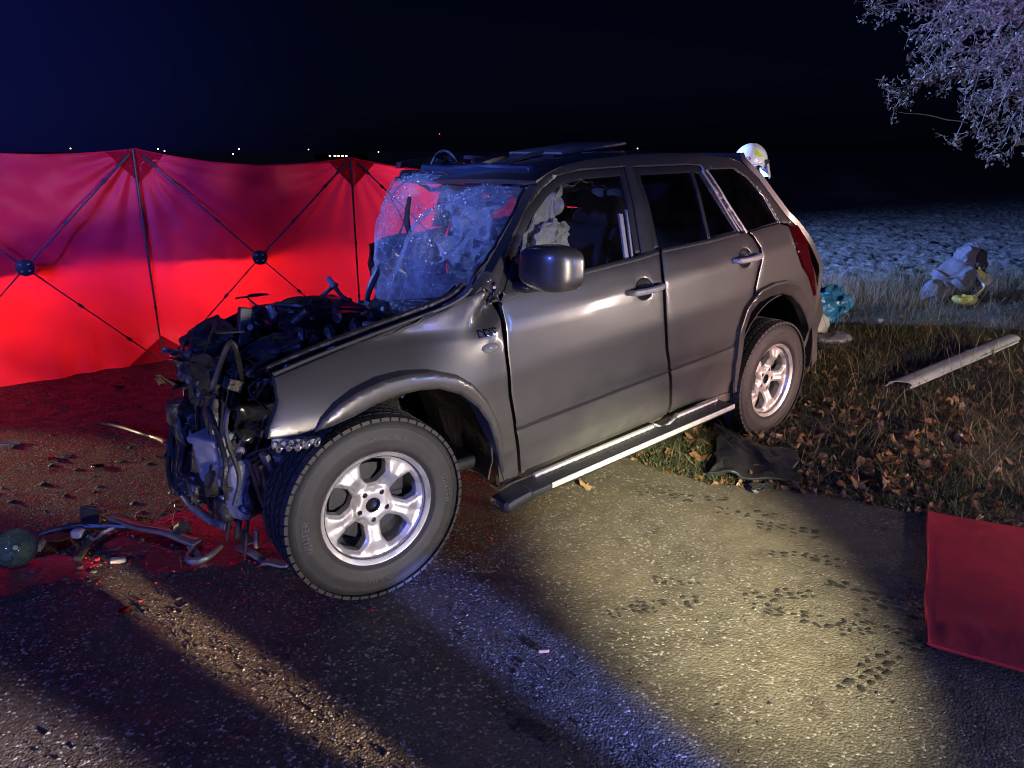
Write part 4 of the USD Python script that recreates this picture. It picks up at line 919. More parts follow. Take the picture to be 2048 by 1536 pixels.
# hoses and cables read off the photograph, each from point to point
hoses = [
    ([(398, 800, .05), (371, 815, .0), (350, 850, -.03), (340, 890, -.05), (337, 940, -.05), (348, 985, -.03)], .011),
    ([(392, 790, .03), (362, 822, -.02), (346, 858, -.04), (345, 900, -.04), (356, 940, -.02)], .013),
    ([(400, 830, .1), (378, 862, .05), (366, 900, .02), (362, 945, .0), (372, 985, .02)], .022),
    ([(388, 812, .04), (372, 850, .0), (356, 900, -.03), (352, 960, -.03), (358, 990, -.02)], .016),
    ([(435, 640, .0), (440, 680, .05), (452, 697, .1), (480, 705, .2), (540, 738, .4)], .004),
    ([(470, 655, .08), (462, 680, .1), (450, 700, .1), (440, 720, .1)], .004),
    ([(567, 762, .55), (533, 822, .52), (520, 880, .5), (510, 914, .48), (500, 1000, .46), (489, 1112, .44)], .006),
    ([(540, 897, .58), (510, 905, .48), (479, 924, .42), (435, 948, .33), (415, 985, .24)], .008),
    ([(560, 880, .6), (520, 912, .5), (490, 925, .44), (450, 955, .36), (420, 965, .25)], .006),
    ([(545, 890, .6), (500, 930, .46), (470, 950, .4), (440, 975, .3), (425, 1010, .26)], .005),
    ([(462, 875, .36), (464, 905, .37), (458, 935, .36)], .008),
    ([(470, 865, .36), (478, 895, .38), (482, 925, .40)], .007),
    ([(475, 805, .34), (462, 830, .33), (466, 860, .35), (470, 880, .36)], .006),
    ([(520, 842, .5), (490, 845, .43), (470, 860, .37), (452, 868, .33)], .006),
    ([(505, 830, .46), (480, 835, .4), (462, 850, .35), (448, 870, .32)], .005),
    ([(610, 690, .3), (570, 712, .3), (540, 730, .32), (500, 738, .3)], .009),
    ([(650, 640, .1), (620, 668, .2), (580, 690, .25), (540, 700, .25), (500, 690, .15)], .014),
    ([(690, 650, .15), (670, 690, .3), (630, 720, .4), (590, 740, .5)], .012),
    ([(420, 690, .0), (398, 720, .0), (385, 760, .02), (382, 800, .03)], .015),
    ([(440, 770, .24), (430, 820, .22), (426, 860, .22)], .012),
    ([(404, 860, .14), (395, 900, .12), (398, 960, .12), (410, 1000, .14)], .014),
    ([(700, 600, -.1), (680, 625, .0), (650, 640, .05), (620, 640, .02)], .012),
    ([(600, 905, .66), (585, 950, .60), (570, 1010, .58), (556, 1080, .56)], .010),
    ([(636, 905, .7), (612, 950, .64), (594, 985, .62), (580, 1040, .6)], .012),
    ([(560, 940, .55), (575, 935, .58), (590, 950, .6), (594, 975, .62)], .006),
    ([(430, 960, .26), (440, 990, .3), (450, 1020, .33), (470, 1040, .38)], .009),
    ([(384, 905, .08), (402, 925, .12), (415, 960, .18), (420, 1000, .2)], .010),
    ([(480, 1010, .42), (500, 980, .45), (515, 940, .48), (522, 890, .5)], .007),
]
for pts, r in hoses:
    q = [Yp(*p) for p in pts]
    part(CAR, 'hose' if r >= .009 else 'cable', tube(q, r, 8, 7, ribs=.18 if r > .02 else None), RUBBER)
for k in range(34):
    c = np.array([rng.uniform(-.3, .46), rng.uniform(-.12, .55), 0]); c[2] = rng.uniform(.35, .92) if c[0] > .15 else rng.uniform(.82, .97)
    d = rng.normal(0, 1, 3) * [.12, .16, .08]
    q = [c, c + d + rng.normal(0, .02, 3), c + d * 1.7 + rng.normal(0, .05, 3), c + d * 2.2 + rng.normal(0, .07, 3)]
    q = [np.clip(p_, [-.5, -.16, .15], [.50, .60, 1.0]) for p_ in q]
    part(CAR, 'cable', tube(q, float(rng.choice([.004, .005, .007, .010])), 6, 6), [RUBBER, GRIME, RUBBER, CASTING][k % 4])
for k in range(15):
    y0 = rng.uniform(.02, .5); c = np.array([rng.uniform(.34, .46), y0, rng.uniform(.55, .92)]); e = np.array([rng.uniform(.34, .47), y0 + rng.normal(0, .07), rng.uniform(.16, .5)])
    m_ = (c + e) / 2 + rng.normal(0, .025, 3); part(CAR, 'cable', tube([c, m_ + rng.normal(0, .015, 3), (m_ + e) / 2 + rng.normal(0, .02, 3), e], float(rng.choice([.004, .006, .009, .012])), 6, 6), [RUBBER, GRIME, TRIM][k % 3])
for k in range(10):
    c = np.array([rng.uniform(.32, .42), rng.uniform(-.02, .5), rng.uniform(.55, .92)])
    part(CAR, 'torn_sheet_piece', thick(cloth(c, c + rng.normal(0, .10, 3), c + rng.normal(0, .09, 3), c + rng.normal(0, .12, 3), .03, 5, 200 + k, 12), .003), [STEEL, DARK_PAINT, GRIME, RUST][k % 4])
part(CAR, 'long_loose_hose', tube([Yp(334, 888, -.05)] + [to_car(ground_at([p_], z_))[0] for p_, z_ in [((318, 878), .10), ((280, 866), .07), ((235, 852), .05), ((190, 846), .03)]], [.011, .012, .011, .016, .014], 8), RUBBER)

# sunroof torn up, roof tatters
sr0, sr1 = Yp(1068, 307, .02), Yp(1197, 287, .02)
SRp = part(CAR, 'sunroof_panel', box((sr0 + sr1) / 2, (np.linalg.norm((sr1 - sr0)[[0, 2]]), .42, .018), .008, rot=(0, math.degrees(math.atan2(sr1[2] - sr0[2], sr0[0] - sr1[0])), 0)), STEEL, label='tilted sunroof panel standing up from the roof')
part(SRp, 'sunroof_motor', box(Yp(1170, 297, .10), (.14, .05, .02), .006, rot=(0, 8, 0)), ALLOY)
for (p0, p1, w) in [((985, 331, .15), (1085, 303, .15), .011), ((1008, 335, .26), (1105, 313, .26), .010), ((985, 331, -.35), (1085, 303, -.35), .011)]:
    part(CAR, 'sunroof_rail', tube([Yp(*p0), Yp(*p1)], w, 8, 4), STEEL)
part(CAR, 'roof_tatter', thick(quad([Yp(858, 345, -.40), Yp(905, 345, -.30), Yp(916, 318, -.36), Yp(872, 306, -.44)], 22, .04, 5, 91), .006), DARK_PAINT, label='curled scrap of roof metal above the windscreen')
part(CAR, 'roof_tatter_edge', tube([Yp(860, 340, -.42), Yp(868, 318, -.43), Yp(882, 303, -.43), Yp(900, 306, -.40), Yp(915, 325, -.36)], [.006, .01, .008, .01, .005], 7), STEEL)
part(CAR, 'roof_hinge', box(Yp(1098, 338, .45), (.14, .06, .012), .004, rot=(0, 10, 10)), STEEL)

# ------------------------------------------------------------------ red privacy screen
red_cloth = mat('red_screen_cloth', {
    'g': ('texture_coordinate', {}), 'n': ('noise_texture', {'scale': 3, 'detail': 5}), 'c': ('rgb_ramp', {'ramp': [(.3, (.55, .006, .050)), (.7, (.68, .009, .062))]}),
    'w': ('noise_texture', {'type': 'ridged_multifractal', 'scale': 5, 'detail': 5}), 'b': ('bump', {'strength': .45, 'distance': .02}),
    'df': ('principled_bsdf', {'roughness': .55, 'specular_ior_level': .35}), 'tl': ('translucent_bsdf', {'color': (.95, .012, .018)}), 'm': ('mix_closure', {'fac': .48})},
    [('g.object', 'n.vector'), ('g.object', 'w.vector'), ('n.fac', 'c.fac'), ('c.color', 'df.base_color'), ('w.fac', 'b.height'), ('b.normal', 'df.normal'), ('df.BSDF', 'm.closure1'), ('tl.BSDF', 'm.closure2')], surface='m.closure')
dark_cloth = mat('dark_red_corner_patch', {'df': ('diffuse_bsdf', {'color': (.26, .006, .016)}), 'tl': ('translucent_bsdf', {'color': (.40, .006, .008)}), 'm': ('mix_closure', {'fac': .35})},
                 [('df.BSDF', 'm.closure1'), ('tl.BSDF', 'm.closure2')], surface='m.closure')
POLE = simple('dark_fibre_rod', (.02, .02, .024), .4)
SCREEN = thing('privacy_screen', 'zigzag red cloth privacy screen with dark crossed rods behind the car', 'privacy screen')
posts = [np.array([-4.06, 4.62]), np.array([-2.80, 5.76]), np.array([-1.32, 6.36]), np.array([.14, 6.95]), np.array([1.45, 7.35])]
ptops = [1.73, 1.625, 1.555, 1.50, 1.46]
for i in range(4):
    a, b, za, zb = posts[i], posts[i + 1], ptops[i], ptops[i + 1]
    L = np.linalg.norm(b - a); nrm = np.array([(b - a)[1], -(b - a)[0]]) / L       # towards the camera
    def pt(u, v, push=0.0):
        xy = a + (b - a) * np.asarray(u)[..., None] + nrm * np.asarray(push)[..., None]
        top = za + (zb - za) * np.asarray(u) - .085 * np.sin(np.pi * np.asarray(u)) ** .9
        return np.concatenate([xy, (-.006 + (top + .006) * np.asarray(v))[..., None]], -1)
    hubp = .09
    def cloth_fn(u, v):
        r0 = np.hypot(u * L, (1 - v) * za); r1 = np.hypot((1 - u) * L, (1 - v) * zb)
        a0 = np.arctan2((1 - v) * za, u * L + 1e-6); a1 = np.arctan2((1 - v) * zb, (1 - u) * L + 1e-6)
        pl = .022 * np.sin(a0 * 19) * np.exp(-r0 / .42) * np.clip(r0 / .1, 0, 1) + .022 * np.sin(a1 * 17 + 1) * np.exp(-r1 / .42) * np.clip(r1 / .1, 0, 1)
        belly = -.05 * np.sin(np.pi * u) * np.sin(np.pi * np.clip(v, 0, 1))
        low = .02 * np.sin(u * 30 + 3 * np.sin(u * 9)) * np.exp(-v / .12)
        w = (meshkit.fbm(np.c_[u * 4, v * 4, 0 * u + i * 9], 4, 17) - .5) * .05 * np.sin(np.pi * u)
        ten = .012 * np.sin((u * 7 + v * 11) * 2.2 + i) * np.sin(np.pi * u)
        return pt(u, v, pl + belly + low + w + ten)
    cm = grid(70, 60, cloth_fn)
    part(SCREEN, 'cloth_panel', cm, red_cloth, smooth=True)
    hub = pt(np.array(.5), np.array(.53), np.array(.10))
    HU = part(SCREEN, 'rod_hub', None or (lambda h: h)(lathe([(0, .016), (.036, .016), (.058, .008), (.058, -.012), (0, -.016)], 24).apply_transform(trimesh.transformations.rotation_matrix(math.atan2((b - a)[1], (b - a)[0]) + math.pi, [0, 0, 1])).apply_translation(hub)), POLE)
    for k in range(4):
        an = math.pi / 4 + k * math.pi / 2; t_ = (b - a) / L
        c = hub + np.r_[t_ * .032 * math.cos(an), .032 * math.sin(an)] + np.r_[nrm * .016, 0]
        part(HU, 'hub_bolt', box(c, (.018, .018, .012), .004), ALLOY)
    for (u, v, up_) in ((0, 1, 1), (1, 1, 1), (0, 0, 0), (1, 0, 0)):
        e = pt(np.array(.03 + .94 * u), np.array(.015 + .965 * v), np.array(.02))
        q = hub + (e - hub) * .05
        rod = part(SCREEN, 'rod', tube([q, (q + e) / 2 + np.r_[nrm * .015, 0], e], .0065 if up_ else .005, 7), POLE)
        for f in (.33, .72): part(rod, 'rod_joint', tube([q + (e - q) * f, q + (e - q) * (f + .035)], .012, 7, 0), POLE)
        if up_:
            part(rod, 'rod_sleeve', tube([e + (q - e) * .0, e + (q - e) * .12], .012, 7, 0), POLE)
    def patch(fn_): m_ = grid(10, 10, fn_); return m_
    for u0, sg_ in ((0.0, 1), (1.0, -1)):
        f = lambda s, t, u0=u0, sg_=sg_: pt(u0 + sg_ * s * .12 * (1 - t), 1.0 - t * .15, np.full_like(s, .012))
        part(SCREEN, 'corner_patch', patch(f), dark_cloth, smooth=True)
        f2 = lambda s, t, u0=u0, sg_=sg_: pt(u0 + sg_ * s * .17 * (1 - t), t * .13, np.full_like(s, .014))
        part(SCREEN, 'corner_patch', patch(f2), dark_cloth, smooth=True)
    part(SCREEN, 'top_hem', tube(pt(np.linspace(0, 1, 24), np.ones(24), np.full(24, .0)), .006, 6, 0), red_cloth)
for i in range(1, 4):
    P = posts[i]; q = np.array([0, -.03])
    pol = part(SCREEN, 'pole', tube([(*(P + q), .02), (*(P + q * 1.3), ptops[i] * .5), (*(P + q), ptops[i])], [.006, .008, .0095], 8), POLE)
    for f in (.26, .55): part(pol, 'pole_joint', tube([(*(P + q * 1.2), ptops[i] * f), (*(P + q * 1.2), ptops[i] * f + .03)], .012, 8, 0), POLE)

# ------------------------------------------------------------------ headlamps that shine through the screen from behind
lens_glow = mat('headlamp_lens_glow', {'e': ('emission', {'color': (1.0, .86, .62), 'strength': 2000.0})}, [], surface='e.emission')
def shine(loc, to, lab):
    d = np.array(to, float) - loc; d /= np.linalg.norm(d); h = math.degrees(math.atan2(d[1], d[0]))
    p = thing('headlamp', lab, 'headlamp', loc=loc, rz=h, group='headlamps behind the red screen')
    bowl = lathe([(.0, -.10), (.07, -.08), (.10, -.02), (.105, .03), (.100, .03), (.095, -.02), (.06, -.07), (0, -.09)], 32)
    bowl.apply_transform(trimesh.transformations.rotation_matrix(-math.pi / 2, [0, 0, 1]))
    part(p, 'bowl', bowl, ALLOY)
    gl = lathe([(0, .0), (.03, .0), (.03, -.006), (0, -.006)], 24); gl.apply_transform(trimesh.transformations.rotation_matrix(-math.pi / 2, [0, 0, 1]))
    part(p, 'lens', gl, lens_glow)
    part(p, 'cut_off_shield', box((.16, 0, .022), (.36, .34, .006), .002), POLE)
    part(p, 'stalk', tube([(-.06, 0, -.08), (-.10, 0, -loc[2])], .03, 8, 0), POLE)
shine((-2.66, 6.68, .72), (-2.36, 5.94, .70), 'headlamp behind the second panel of the red screen')
shine((-4.14, 5.60, .72), (-3.60, 5.02, .70), 'headlamp behind the leftmost panel of the red screen')
shine((-1.15, 8.05, .70), (-.60, 6.66, .66), 'headlamp behind the third panel of the red screen')

# ------------------------------------------------------------------ lights of far farms and roads
glow_w = mat('far_lamp_glow', {'e': ('emission', {'color': (1.0, .62, .26), 'strength': 8.0})}, [], surface='e.emission')
glow_c = mat('far_white_glow', {'e': ('emission', {'color': (1.0, .80, .50), 'strength': 6.0})}, [], surface='e.emission')
glow_r = mat('far_red_glow', {'e': ('emission', {'color': (1.0, .05, .02), 'strength': 3.0})}, [], surface='e.emission')
far = [(141, 297, glow_w, 'leftmost far street lamp above the left end of the red screen'), (316, 298, glow_w, 'far street lamp just right of the first screen post'), (329, 302, glow_w, 'lower far street lamp just right of the first screen post'),
       (466, 308, glow_w, 'low far street lamp above the middle of the second screen panel'), (478, 298, glow_c, 'bright far street lamp above the middle of the second screen panel'), (617, 299, glow_c, 'far street lamp left of the lit windows on the horizon'),
       (757, 304, glow_w, 'far street lamp right of the second screen post'), (1275, 297, glow_w, 'lone far street lamp above the car roof'), (879, 268, glow_r, 'dim red mast light high above the windscreen')]
for px_, py_, gm, lab in far:
    P = at_depth([(px_, py_)], 190.0)[0]; z = P[2]
    t = thing('street_lamp', lab, 'street lamp', loc=(P[0], P[1], -.17), group='far lamps on the horizon')
    part(t, 'lamp_globe', trimesh.creation.icosphere(2, .14).apply_translation((0, 0, z + .17)), gm, smooth=True)
    part(t, 'lamp_post', tube([(0, .25, 0), (0, .25, z + .3)], [.09, .05], 8, 0), POLE)
P = at_depth([(675, 312)], 150.0)[0]
t = thing('farm_building', 'far long low building with a row of lit windows', 'building', loc=(P[0], P[1] + 4, -.17))
part(t, 'wall', box((0, 0, .6), (9, 7, 1.2), .02), DARK_PAINT)
part(t, 'roof', TM([(-4.8, -3.9, 1.2), (4.8, -3.9, 1.2), (4.8, 3.9, 1.2), (-4.8, 3.9, 1.2), (-4.8, 0, 1.6), (4.8, 0, 1.6)], [(0, 1, 5), (0, 5, 4), (2, 3, 4), (2, 4, 5), (0, 4, 3), (1, 2, 5), (0, 3, 2), (0, 2, 1)]), DARK_PAINT, smooth=False)
for k, x in enumerate((-1.6, -.6, .1, .9, 1.6)):
    part(t, 'window', box((x, -3.52, P[2] + .17), (.32 + .1 * (k % 2), .06, .22), .01), glow_c if k % 2 else glow_w)

# ------------------------------------------------------------------ firefighter behind the car
def hull_body(bones, l=.02, it=14):
    S = lambda p, r: Manifold.sphere(r, 20).translate(tuple(map(float, p)))
    tot = Manifold.batch_boolean([Manifold.batch_hull([S(a, ra), S(b, rb)]) for a, ra, b, rb in bones], m3.OpType.Add)
    m = man(tot.refine_to_length(l)); m.merge_vertices()
    trimesh.smoothing.filter_taubin(m, lamb=.5, nu=-.53, iterations=it)
    return m
hp = at_depth([(1503, 327)], 7.2)[0]           # middle of the head
FT_ = thing('person', 'person in a dark coat and white helmet standing behind the car, facing left', 'person', loc=(hp[0], hp[1], -.03))
hz = hp[2] + .03
skin = simple('skin', (.36, .22, .17), .55, subsurface_weight=.1)
coat = simple('navy_turnout_coat', (.010, .011, .016), .85, bump=.4, bscale=40)
sh = hz - .27
bones = [((0, 0, hz - .02), .085, (-.02, 0, hz + .05), .092), ((-.05, 0, hz - .06), .06, (-.06, 0, hz - .085), .045), ((.015, 0, hz - .05), .058, (.03, 0, sh), .062)]
for s in (-1, 1):
    bones += [((.03, s * .02, sh), .08, (.03, s * .19, sh - .04), .075), ((.03, s * .19, sh - .04), .07, (.02, s * .25, sh - .32), .052), ((.02, s * .25, sh - .32), .050, (-.20, s * .20, sh - .46), .036),
              ((-.20, s * .20, sh - .46), .034, (-.28, s * .18, sh - .49), .030),
              ((.03, s * .09, sh - .08), .12, (.02, s * .08, sh - .50), .12), ((.02, s * .09, sh - .52), .115, (.02, s * .10, .50), .072), ((.02, s * .10, .50), .068, (.05, s * .10, .10), .046), ((.05, s * .10, .07), .05, (-.14, s * .11, .045), .040)]
    for k in range(4):
        a0 = (-.29, s * (.18 - .022 * (k - 1.5)), sh - .49); bones.append((a0, .010, (-.355, s * (.18 - .024 * (k - 1.5)), sh - .51 - .004 * k), .0085))
    bones.append(((-.27, s * .155, sh - .485), .011, (-.31, s * .125, sh - .485), .009))
body = hull_body(bones, .025, 8)
nose = hull_body([((-.105, 0, hz + .01), .014, (-.128, 0, hz - .03), .016), ((-.10, .025, hz - .075), .010, (-.10, -.025, hz - .075), .010), ((.0, .085, hz + .0), .018, (.01, .088, hz - .045), .012), ((.0, -.085, hz + .0), .018, (.01, -.088, hz - .045), .012)], .01, 4)
BD = part(FT_, 'body', body, coat, smooth=True)
face = cat_([nose, hull_body([((-.03, 0, hz - .01), .088, (-.035, 0, hz + .04), .088), ((-.055, 0, hz - .06), .062, (-.065, 0, hz - .088), .047)], .012, 4)])
part(BD, 'face', face, skin, smooth=True)
for s in (-1, 1): part(BD, 'eye', trimesh.creation.icosphere(2, .012).apply_translation((-.108, s * .032, hz + .012)), GLOSS, smooth=True)
helmet_mat = simple('white_helmet_shell', (.78, .78, .80), .3, coat=.5)
lime = simple('lime_reflective_patch', (.55, .80, .04), .4)
def tilt(m): m.apply_transform(trimesh.transformations.rotation_matrix(math.radians(-14), [0, 1, 0])); m.apply_translation((-.005, 0, hz + .02)); return m
sp = trimesh.creation.icosphere(4); v = np.array(sp.vertices)
V = v * np.where(v[:, :1] > 0, [[.150, .122, .150]], [[.158, .122, .150]])
V[:, 2] = np.maximum(V[:, 2], -.02 - .085 * np.clip((V[:, 0] - .0) / .12, 0, 1))
V[:, 2] += .012 * np.exp(-(V[:, 1] / .02) ** 2) * (v[:, 2] > .1)
dome_h = TM(V, sp.faces)
HM = part(FT_, 'helmet', tilt(dome_h), helmet_mat, smooth=40)
brim = lathe([(.118, -.028), (.172, -.040), (.174, -.034), (.118, -.012)], 48, 'z'); bv_ = np.array(brim.vertices); bv_[:, 1] *= .80; bv_[:, 0] -= .012
part(HM, 'brim', tilt(TM(bv_[:, :], brim.faces)), helmet_mat)
part(HM, 'front_lamp', tilt(box((-.165, -.03, -.005), (.035, .05, .035), .01)), lime)
def on_helmet(pts):
    """points (x, z) carried on to the near side of the shell"""
    p = np.asarray(pts, float); rx_ = np.where(p[:, 0] > 0, .150, .158)
    k = np.sqrt(np.clip(1 - (p[:, 0] / rx_) ** 2 - (p[:, 1] / .150) ** 2, .02, 1)); return np.c_[p[:, 0], -.1235 * k, p[:, 1]]
pp = sg.Polygon([(.005, .088), (.035, .100), (.060, .055), (.092, .022), (.045, .028), (.018, .050)]); Pq, Tq, _ = sheet2d(pp, .012)
part(HM, 'reflective_patch', tilt(thick(TM(on_helmet(Pq) * [1, 1.02, 1], Tq), .002)), lime)
nm = meshkit.text_mesh('01', .026, .001, bold=True); nv_ = np.array(nm.vertices)
part(HM, 'helmet_number', tilt(TM(on_helmet(np.c_[nv_[:, 0] - .075, nv_[:, 1] + .03]) * [1, 1.015, 1] - np.c_[0 * nv_[:, 0], nv_[:, 2], 0 * nv_[:, 0]], nm.faces)), LABELINK, smooth=False, kind='stuff')
part(HM, 'neck_guard', tilt(thick(grid(14, 8, lambda u, v: np.c_[.03 + .115 * np.sin(np.pi * (.15 + .7 * u)) ** .6, -.115 + .23 * u, -.05 - .13 * v]), .006)), helmet_mat)
part(HM, 'visor_pivot', tilt(tube([(.105, -.085, -.03), (.115, -.105, -.03)], .022, 12, 0)), TRIM)
for z_, nm_ in ((sh - .42, 'coat_hem_band'), ):
    part(BD, 'reflective_band', lathe([(.205, -.025), (.207, .025)], 40, 'z').apply_transform(np.diag([.68, 1.02, 1, 1])).apply_translation((.02, 0, z_)), lime)
for s in (-1, 1):
    part(BD, 'boot', hull_body([((.05, s * .10, .06), .062, (.05, s * .10, .24), .068), ((.04, s * .105, .045), .050, (-.15, s * .11, .04), .042)], .02, 4), RUBBER, smooth=True)
    hb = [((-.20, s * .20, sh - .46), .038, (-.29, s * .18, sh - .49), .034)]

# ------------------------------------------------------------------ wreckage and gear on the road
def G(x, y, z=0.0): return ground_at([(x, y)], z)[0]
red_lit_wet = mat('screen_lit_wet_ground', {  # wet ground with the red light of the screen put into its colour
    'g': ('geometry', {}), 'n': ('noise_texture', {'scale': 45, 'detail': 4}), 'b': ('bump', {'strength': .8, 'distance': .012}),
    'p': ('principled_bsdf', {'base_color': (.20, .006, .014), 'roughness': .16, 'coat_weight': .6})},
    [('g.position', 'n.vector'), ('n.fac', 'b.height'), ('b.normal', 'p.normal')], surface='p.BSDF')
def blob(cx, cy, a, b, seed, ang=0.0, n=90, amp=.5):
    t = np.linspace(0, 2 * np.pi, n, endpoint=False); c = np.c_[np.cos(t), np.sin(t)]
    r = 1 + amp * (meshkit.fbm(np.c_[c * 2.2 + seed, 0 * t], 4, seed) - .5) * 2
    p = sg.Polygon(c * r[:, None] * [a, b]).buffer(0)
    return affinity.translate(affinity.rotate(p, ang, origin=(0, 0)), cx, cy)
def flat_patch(poly, z, res=.06, wav=.0):
    V, F = [], []
    for g in getattr(poly, 'geoms', [poly]):
        if g.area < 1e-5: continue
        P, T, d = sheet2d(g, res); V.append(TM(np.c_[P, np.interp(d, [0, .01], [z - .003, z]) + wav * meshkit.noise(np.c_[P * 30, 0 * d])], T))
    return cat_(V)
def road_z(P): P = np.atleast_2d(P); return .012 * (meshkit.fbm(np.c_[P[:, 0] * 1.7, P[:, 1] * 1.7, 0 * P[:, 0]], 4, 2) - .5)
def drape(m, lift=0.0):
    m = m.copy(); v = np.array(m.vertices); v[:, 2] += road_z(v[:, :2]) + lift; m.vertices = v; return m
pud = blob(*G(455, 1065)[:2], .42, .26, 3, 20).union(blob(*G(590, 1075)[:2], .30, .20, 8))
solo('coolant_puddle', drape(flat_patch(pud, .004, .05)), red_lit_wet, 'wet puddle with red screen light in its colour under the front of the wreck', 'puddle', group=None)
solo('coolant_puddle', drape(flat_patch(blob(*G(20, 1160)[:2], .14, .10, 13).union(blob(*G(105, 1140)[:2], .16, .09, 15)), .004, .05)), red_lit_wet, 'small wet puddle with red screen light in its colour beside the glass lamp globe', 'puddle')
shard_mat = mat('broken_lens_shards', {'g': ('geometry', {}), 'r': ('rgb_ramp', {'ramp': [(0, (.5, .02, .03)), (.45, (.35, .01, .02)), (.5, (.7, .7, .68)), (.8, (.6, .6, .6)), (1, (.5, .3, .1))]}), 'p': ('principled_bsdf', {'roughness': .12, 'coat_weight': .5})},
                [('g.random_per_island', 'r.fac'), ('r.color', 'p.base_color')], surface='p.BSDF')
def shards(n, cx, cy, sx, sy, s0, s1, seed):
    R_ = np.random.default_rng(seed); out = []
    for _ in range(n):
        p = np.array([cx, cy]) + R_.normal(0, 1, 2) * [sx, sy]; s = R_.uniform(s0, s1)
        t = trimesh.creation.box((s, s * R_.uniform(.3, .8), s * .2)); t.vertices[:4] += R_.normal(0, s * .12, (4, 3))
        t.apply_transform(trimesh.transformations.euler_matrix(*R_.uniform(-.5, .5, 2), R_.uniform(0, 6.3))); t.apply_translation((*p, s * .16))
        out.append(t)
    return drape(cat_(out))
gx_, gy_ = G(440, 1060)[:2]
solo('broken_lens_shards', cat_([shards(520, gx_, gy_, .34, .20, .004, .016, 5), shards(120, *G(60, 1150)[:2], .18, .10, .004, .012, 6), shards(260, *G(250, 1000)[:2], .8, .45, .003, .011, 7)]), shard_mat,
     'scattered shards of red and clear lens glass on the road', smooth=False, kind='stuff')

# fog lamp globe
p = G(38, 1128)
gl_t = thing('lamp_globe', 'clear round glass lamp unit lying at the left edge of the road', 'lamp', loc=(p[0], p[1], .075))
face_to = trimesh.geometry.align_vectors([0, 1, 0], np.array([1.4, -2.4, 1.5]) / np.linalg.norm([1.4, -2.4, 1.5]))
bowl = lathe([(.0, -.055), (.035, -.052), (.062, -.03), (.075, .0), (.078, .006), (.074, .006), (.058, -.026), (.03, -.046), (0, -.049)], 36); bowl.apply_transform(face_to)
part(gl_t, 'reflector_bowl', bowl, simple('dented_reflector', (.36, .37, .35), .14, .95, bump=.5, bscale=45))
lz = lathe([(.0, .052), (.02, .050), (.04, .042), (.058, .028), (.070, .012), (.0745, .003)], 36); lz.apply_transform(face_to)
part(gl_t, 'cover_glass', lz, pane_mat('lamp_cover_glass', (.88, .90, .88), 1.5), smooth=True)
rg = trimesh.creation.torus(.076, .0035, major_sections=36, minor_sections=8); rg.apply_transform(trimesh.transformations.rotation_matrix(math.pi / 2, [1, 0, 0])); rg.apply_transform(face_to)
part(gl_t, 'rim_ring', rg, TRIM)
part(gl_t, 'bulb_holder', tube([face_to[:3, :3] @ np.array([0, -.045, 0]), face_to[:3, :3] @ np.array([0, .0, 0])], [.014, .010], 10, 0), simple('green_glass_bulb', (.45, .60, .30), .1, coat=1.0))

def bar3(a, b, w, h, z0, z1, bend=0.0, seed=1, r=.004):
    a, b = np.array(a, float), np.array(b, float); L = np.linalg.norm((b - a)[:2]); an = math.degrees(math.atan2(b[1] - a[1], b[0] - a[0])); tl = -math.degrees(math.atan2(z1 - z0, L))
    m = refined(box((0, 0, 0), (L, w, h), r), .04); v = np.array(m.vertices)
    v[:, 2] += bend * np.sin((v[:, 0] / L + .5) * 9 + seed) ; v[:, 1] += bend * .6 * np.sin((v[:, 0] / L + .5) * 6 + seed * 2)
    m = TM(v, m.faces); m.apply_transform(trimesh.transformations.euler_matrix(0, math.radians(tl), math.radians(an))); c = (a + b) / 2
    m.apply_translation((c[0], c[1], (z0 + z1) / 2)); return m
DB1 = thing('bumper_strip', 'long bent pale bumper strip with a red band lying on the road', 'bumper strip')
part(DB1, 'strip', bar3(G(228, 1052), G(398, 1098), .05, .018, .045, .03, .006, 2), STEEL)
part(DB1, 'red_band', bar3(G(236, 1058), G(396, 1094), .016, .006, .060, .046, .004, 2), simple('red_band_paint', (.42, .04, .03), .4))
for k, (x_, y_) in enumerate([(265, 1072), (285, 1080), (345, 1092)]): part(DB1, 'clip', box(G(x_, y_, .015), (.014, .012, .018), .003), CASTING)
DB2 = thing('bracket', 'pale hooked metal bracket beside the bumper strip', 'bracket')
part(DB2, 'hook', tube([G(385, 1098, .02), G(376, 1118, .015), (G(390, 1122, .015)), G(415, 1115, .02), G(444, 1092, .03)], [.012, .015, .016, .014, .008], 8), STEEL)
part(DB2, 'plate', bar3(G(382, 1100), G(400, 1120), .03, .006, .02, .014, .002, 3), STEEL)
DB3 = thing('bracket', 'grey metal bracket with stepped end lying in front of the front wheel', 'bracket')
part(DB3, 'strip', bar3(G(475, 1100), G(545, 1132), .035, .012, .02, .014, .006, 4), STEEL)
part(DB3, 'end_plate', bar3(G(528, 1128), G(580, 1136), .045, .012, .014, .014, .004, 5), STEEL)
part(DB3, 'upright_tab', bar3(G(482, 1080), G(500, 1098), .05, .008, .05, .02, .002, 6), CASTING)
DB4 = thing('grille_frame', 'broken black grille frame lying between the lamp globe and the bumper strip', 'grille frame')
part(DB4, 'long_bar', tube([G(75, 1070, .02), G(120, 1058, .03), G(165, 1052, .03), G(230, 1052, .03), G(330, 1058, .02), G(375, 1062, .02)], [.010, .014, .016, .014, .012, .008], 7), GRIME)
part(DB4, 'side_plate', bar3(G(108, 1082), G(165, 1076), .10, .012, .02, .03, .006, 7), TRIM)
part(DB4, 'upright_fin', bar3(G(165, 1052), G(200, 1050), .015, .10, .05, .04, .004, 8), TRIM)
part(DB4, 'torn_leg', tube([G(185, 1070, .05), G(172, 1090, .03), G(155, 1118, .012)], [.020, .014, .018], 7), TRIM)
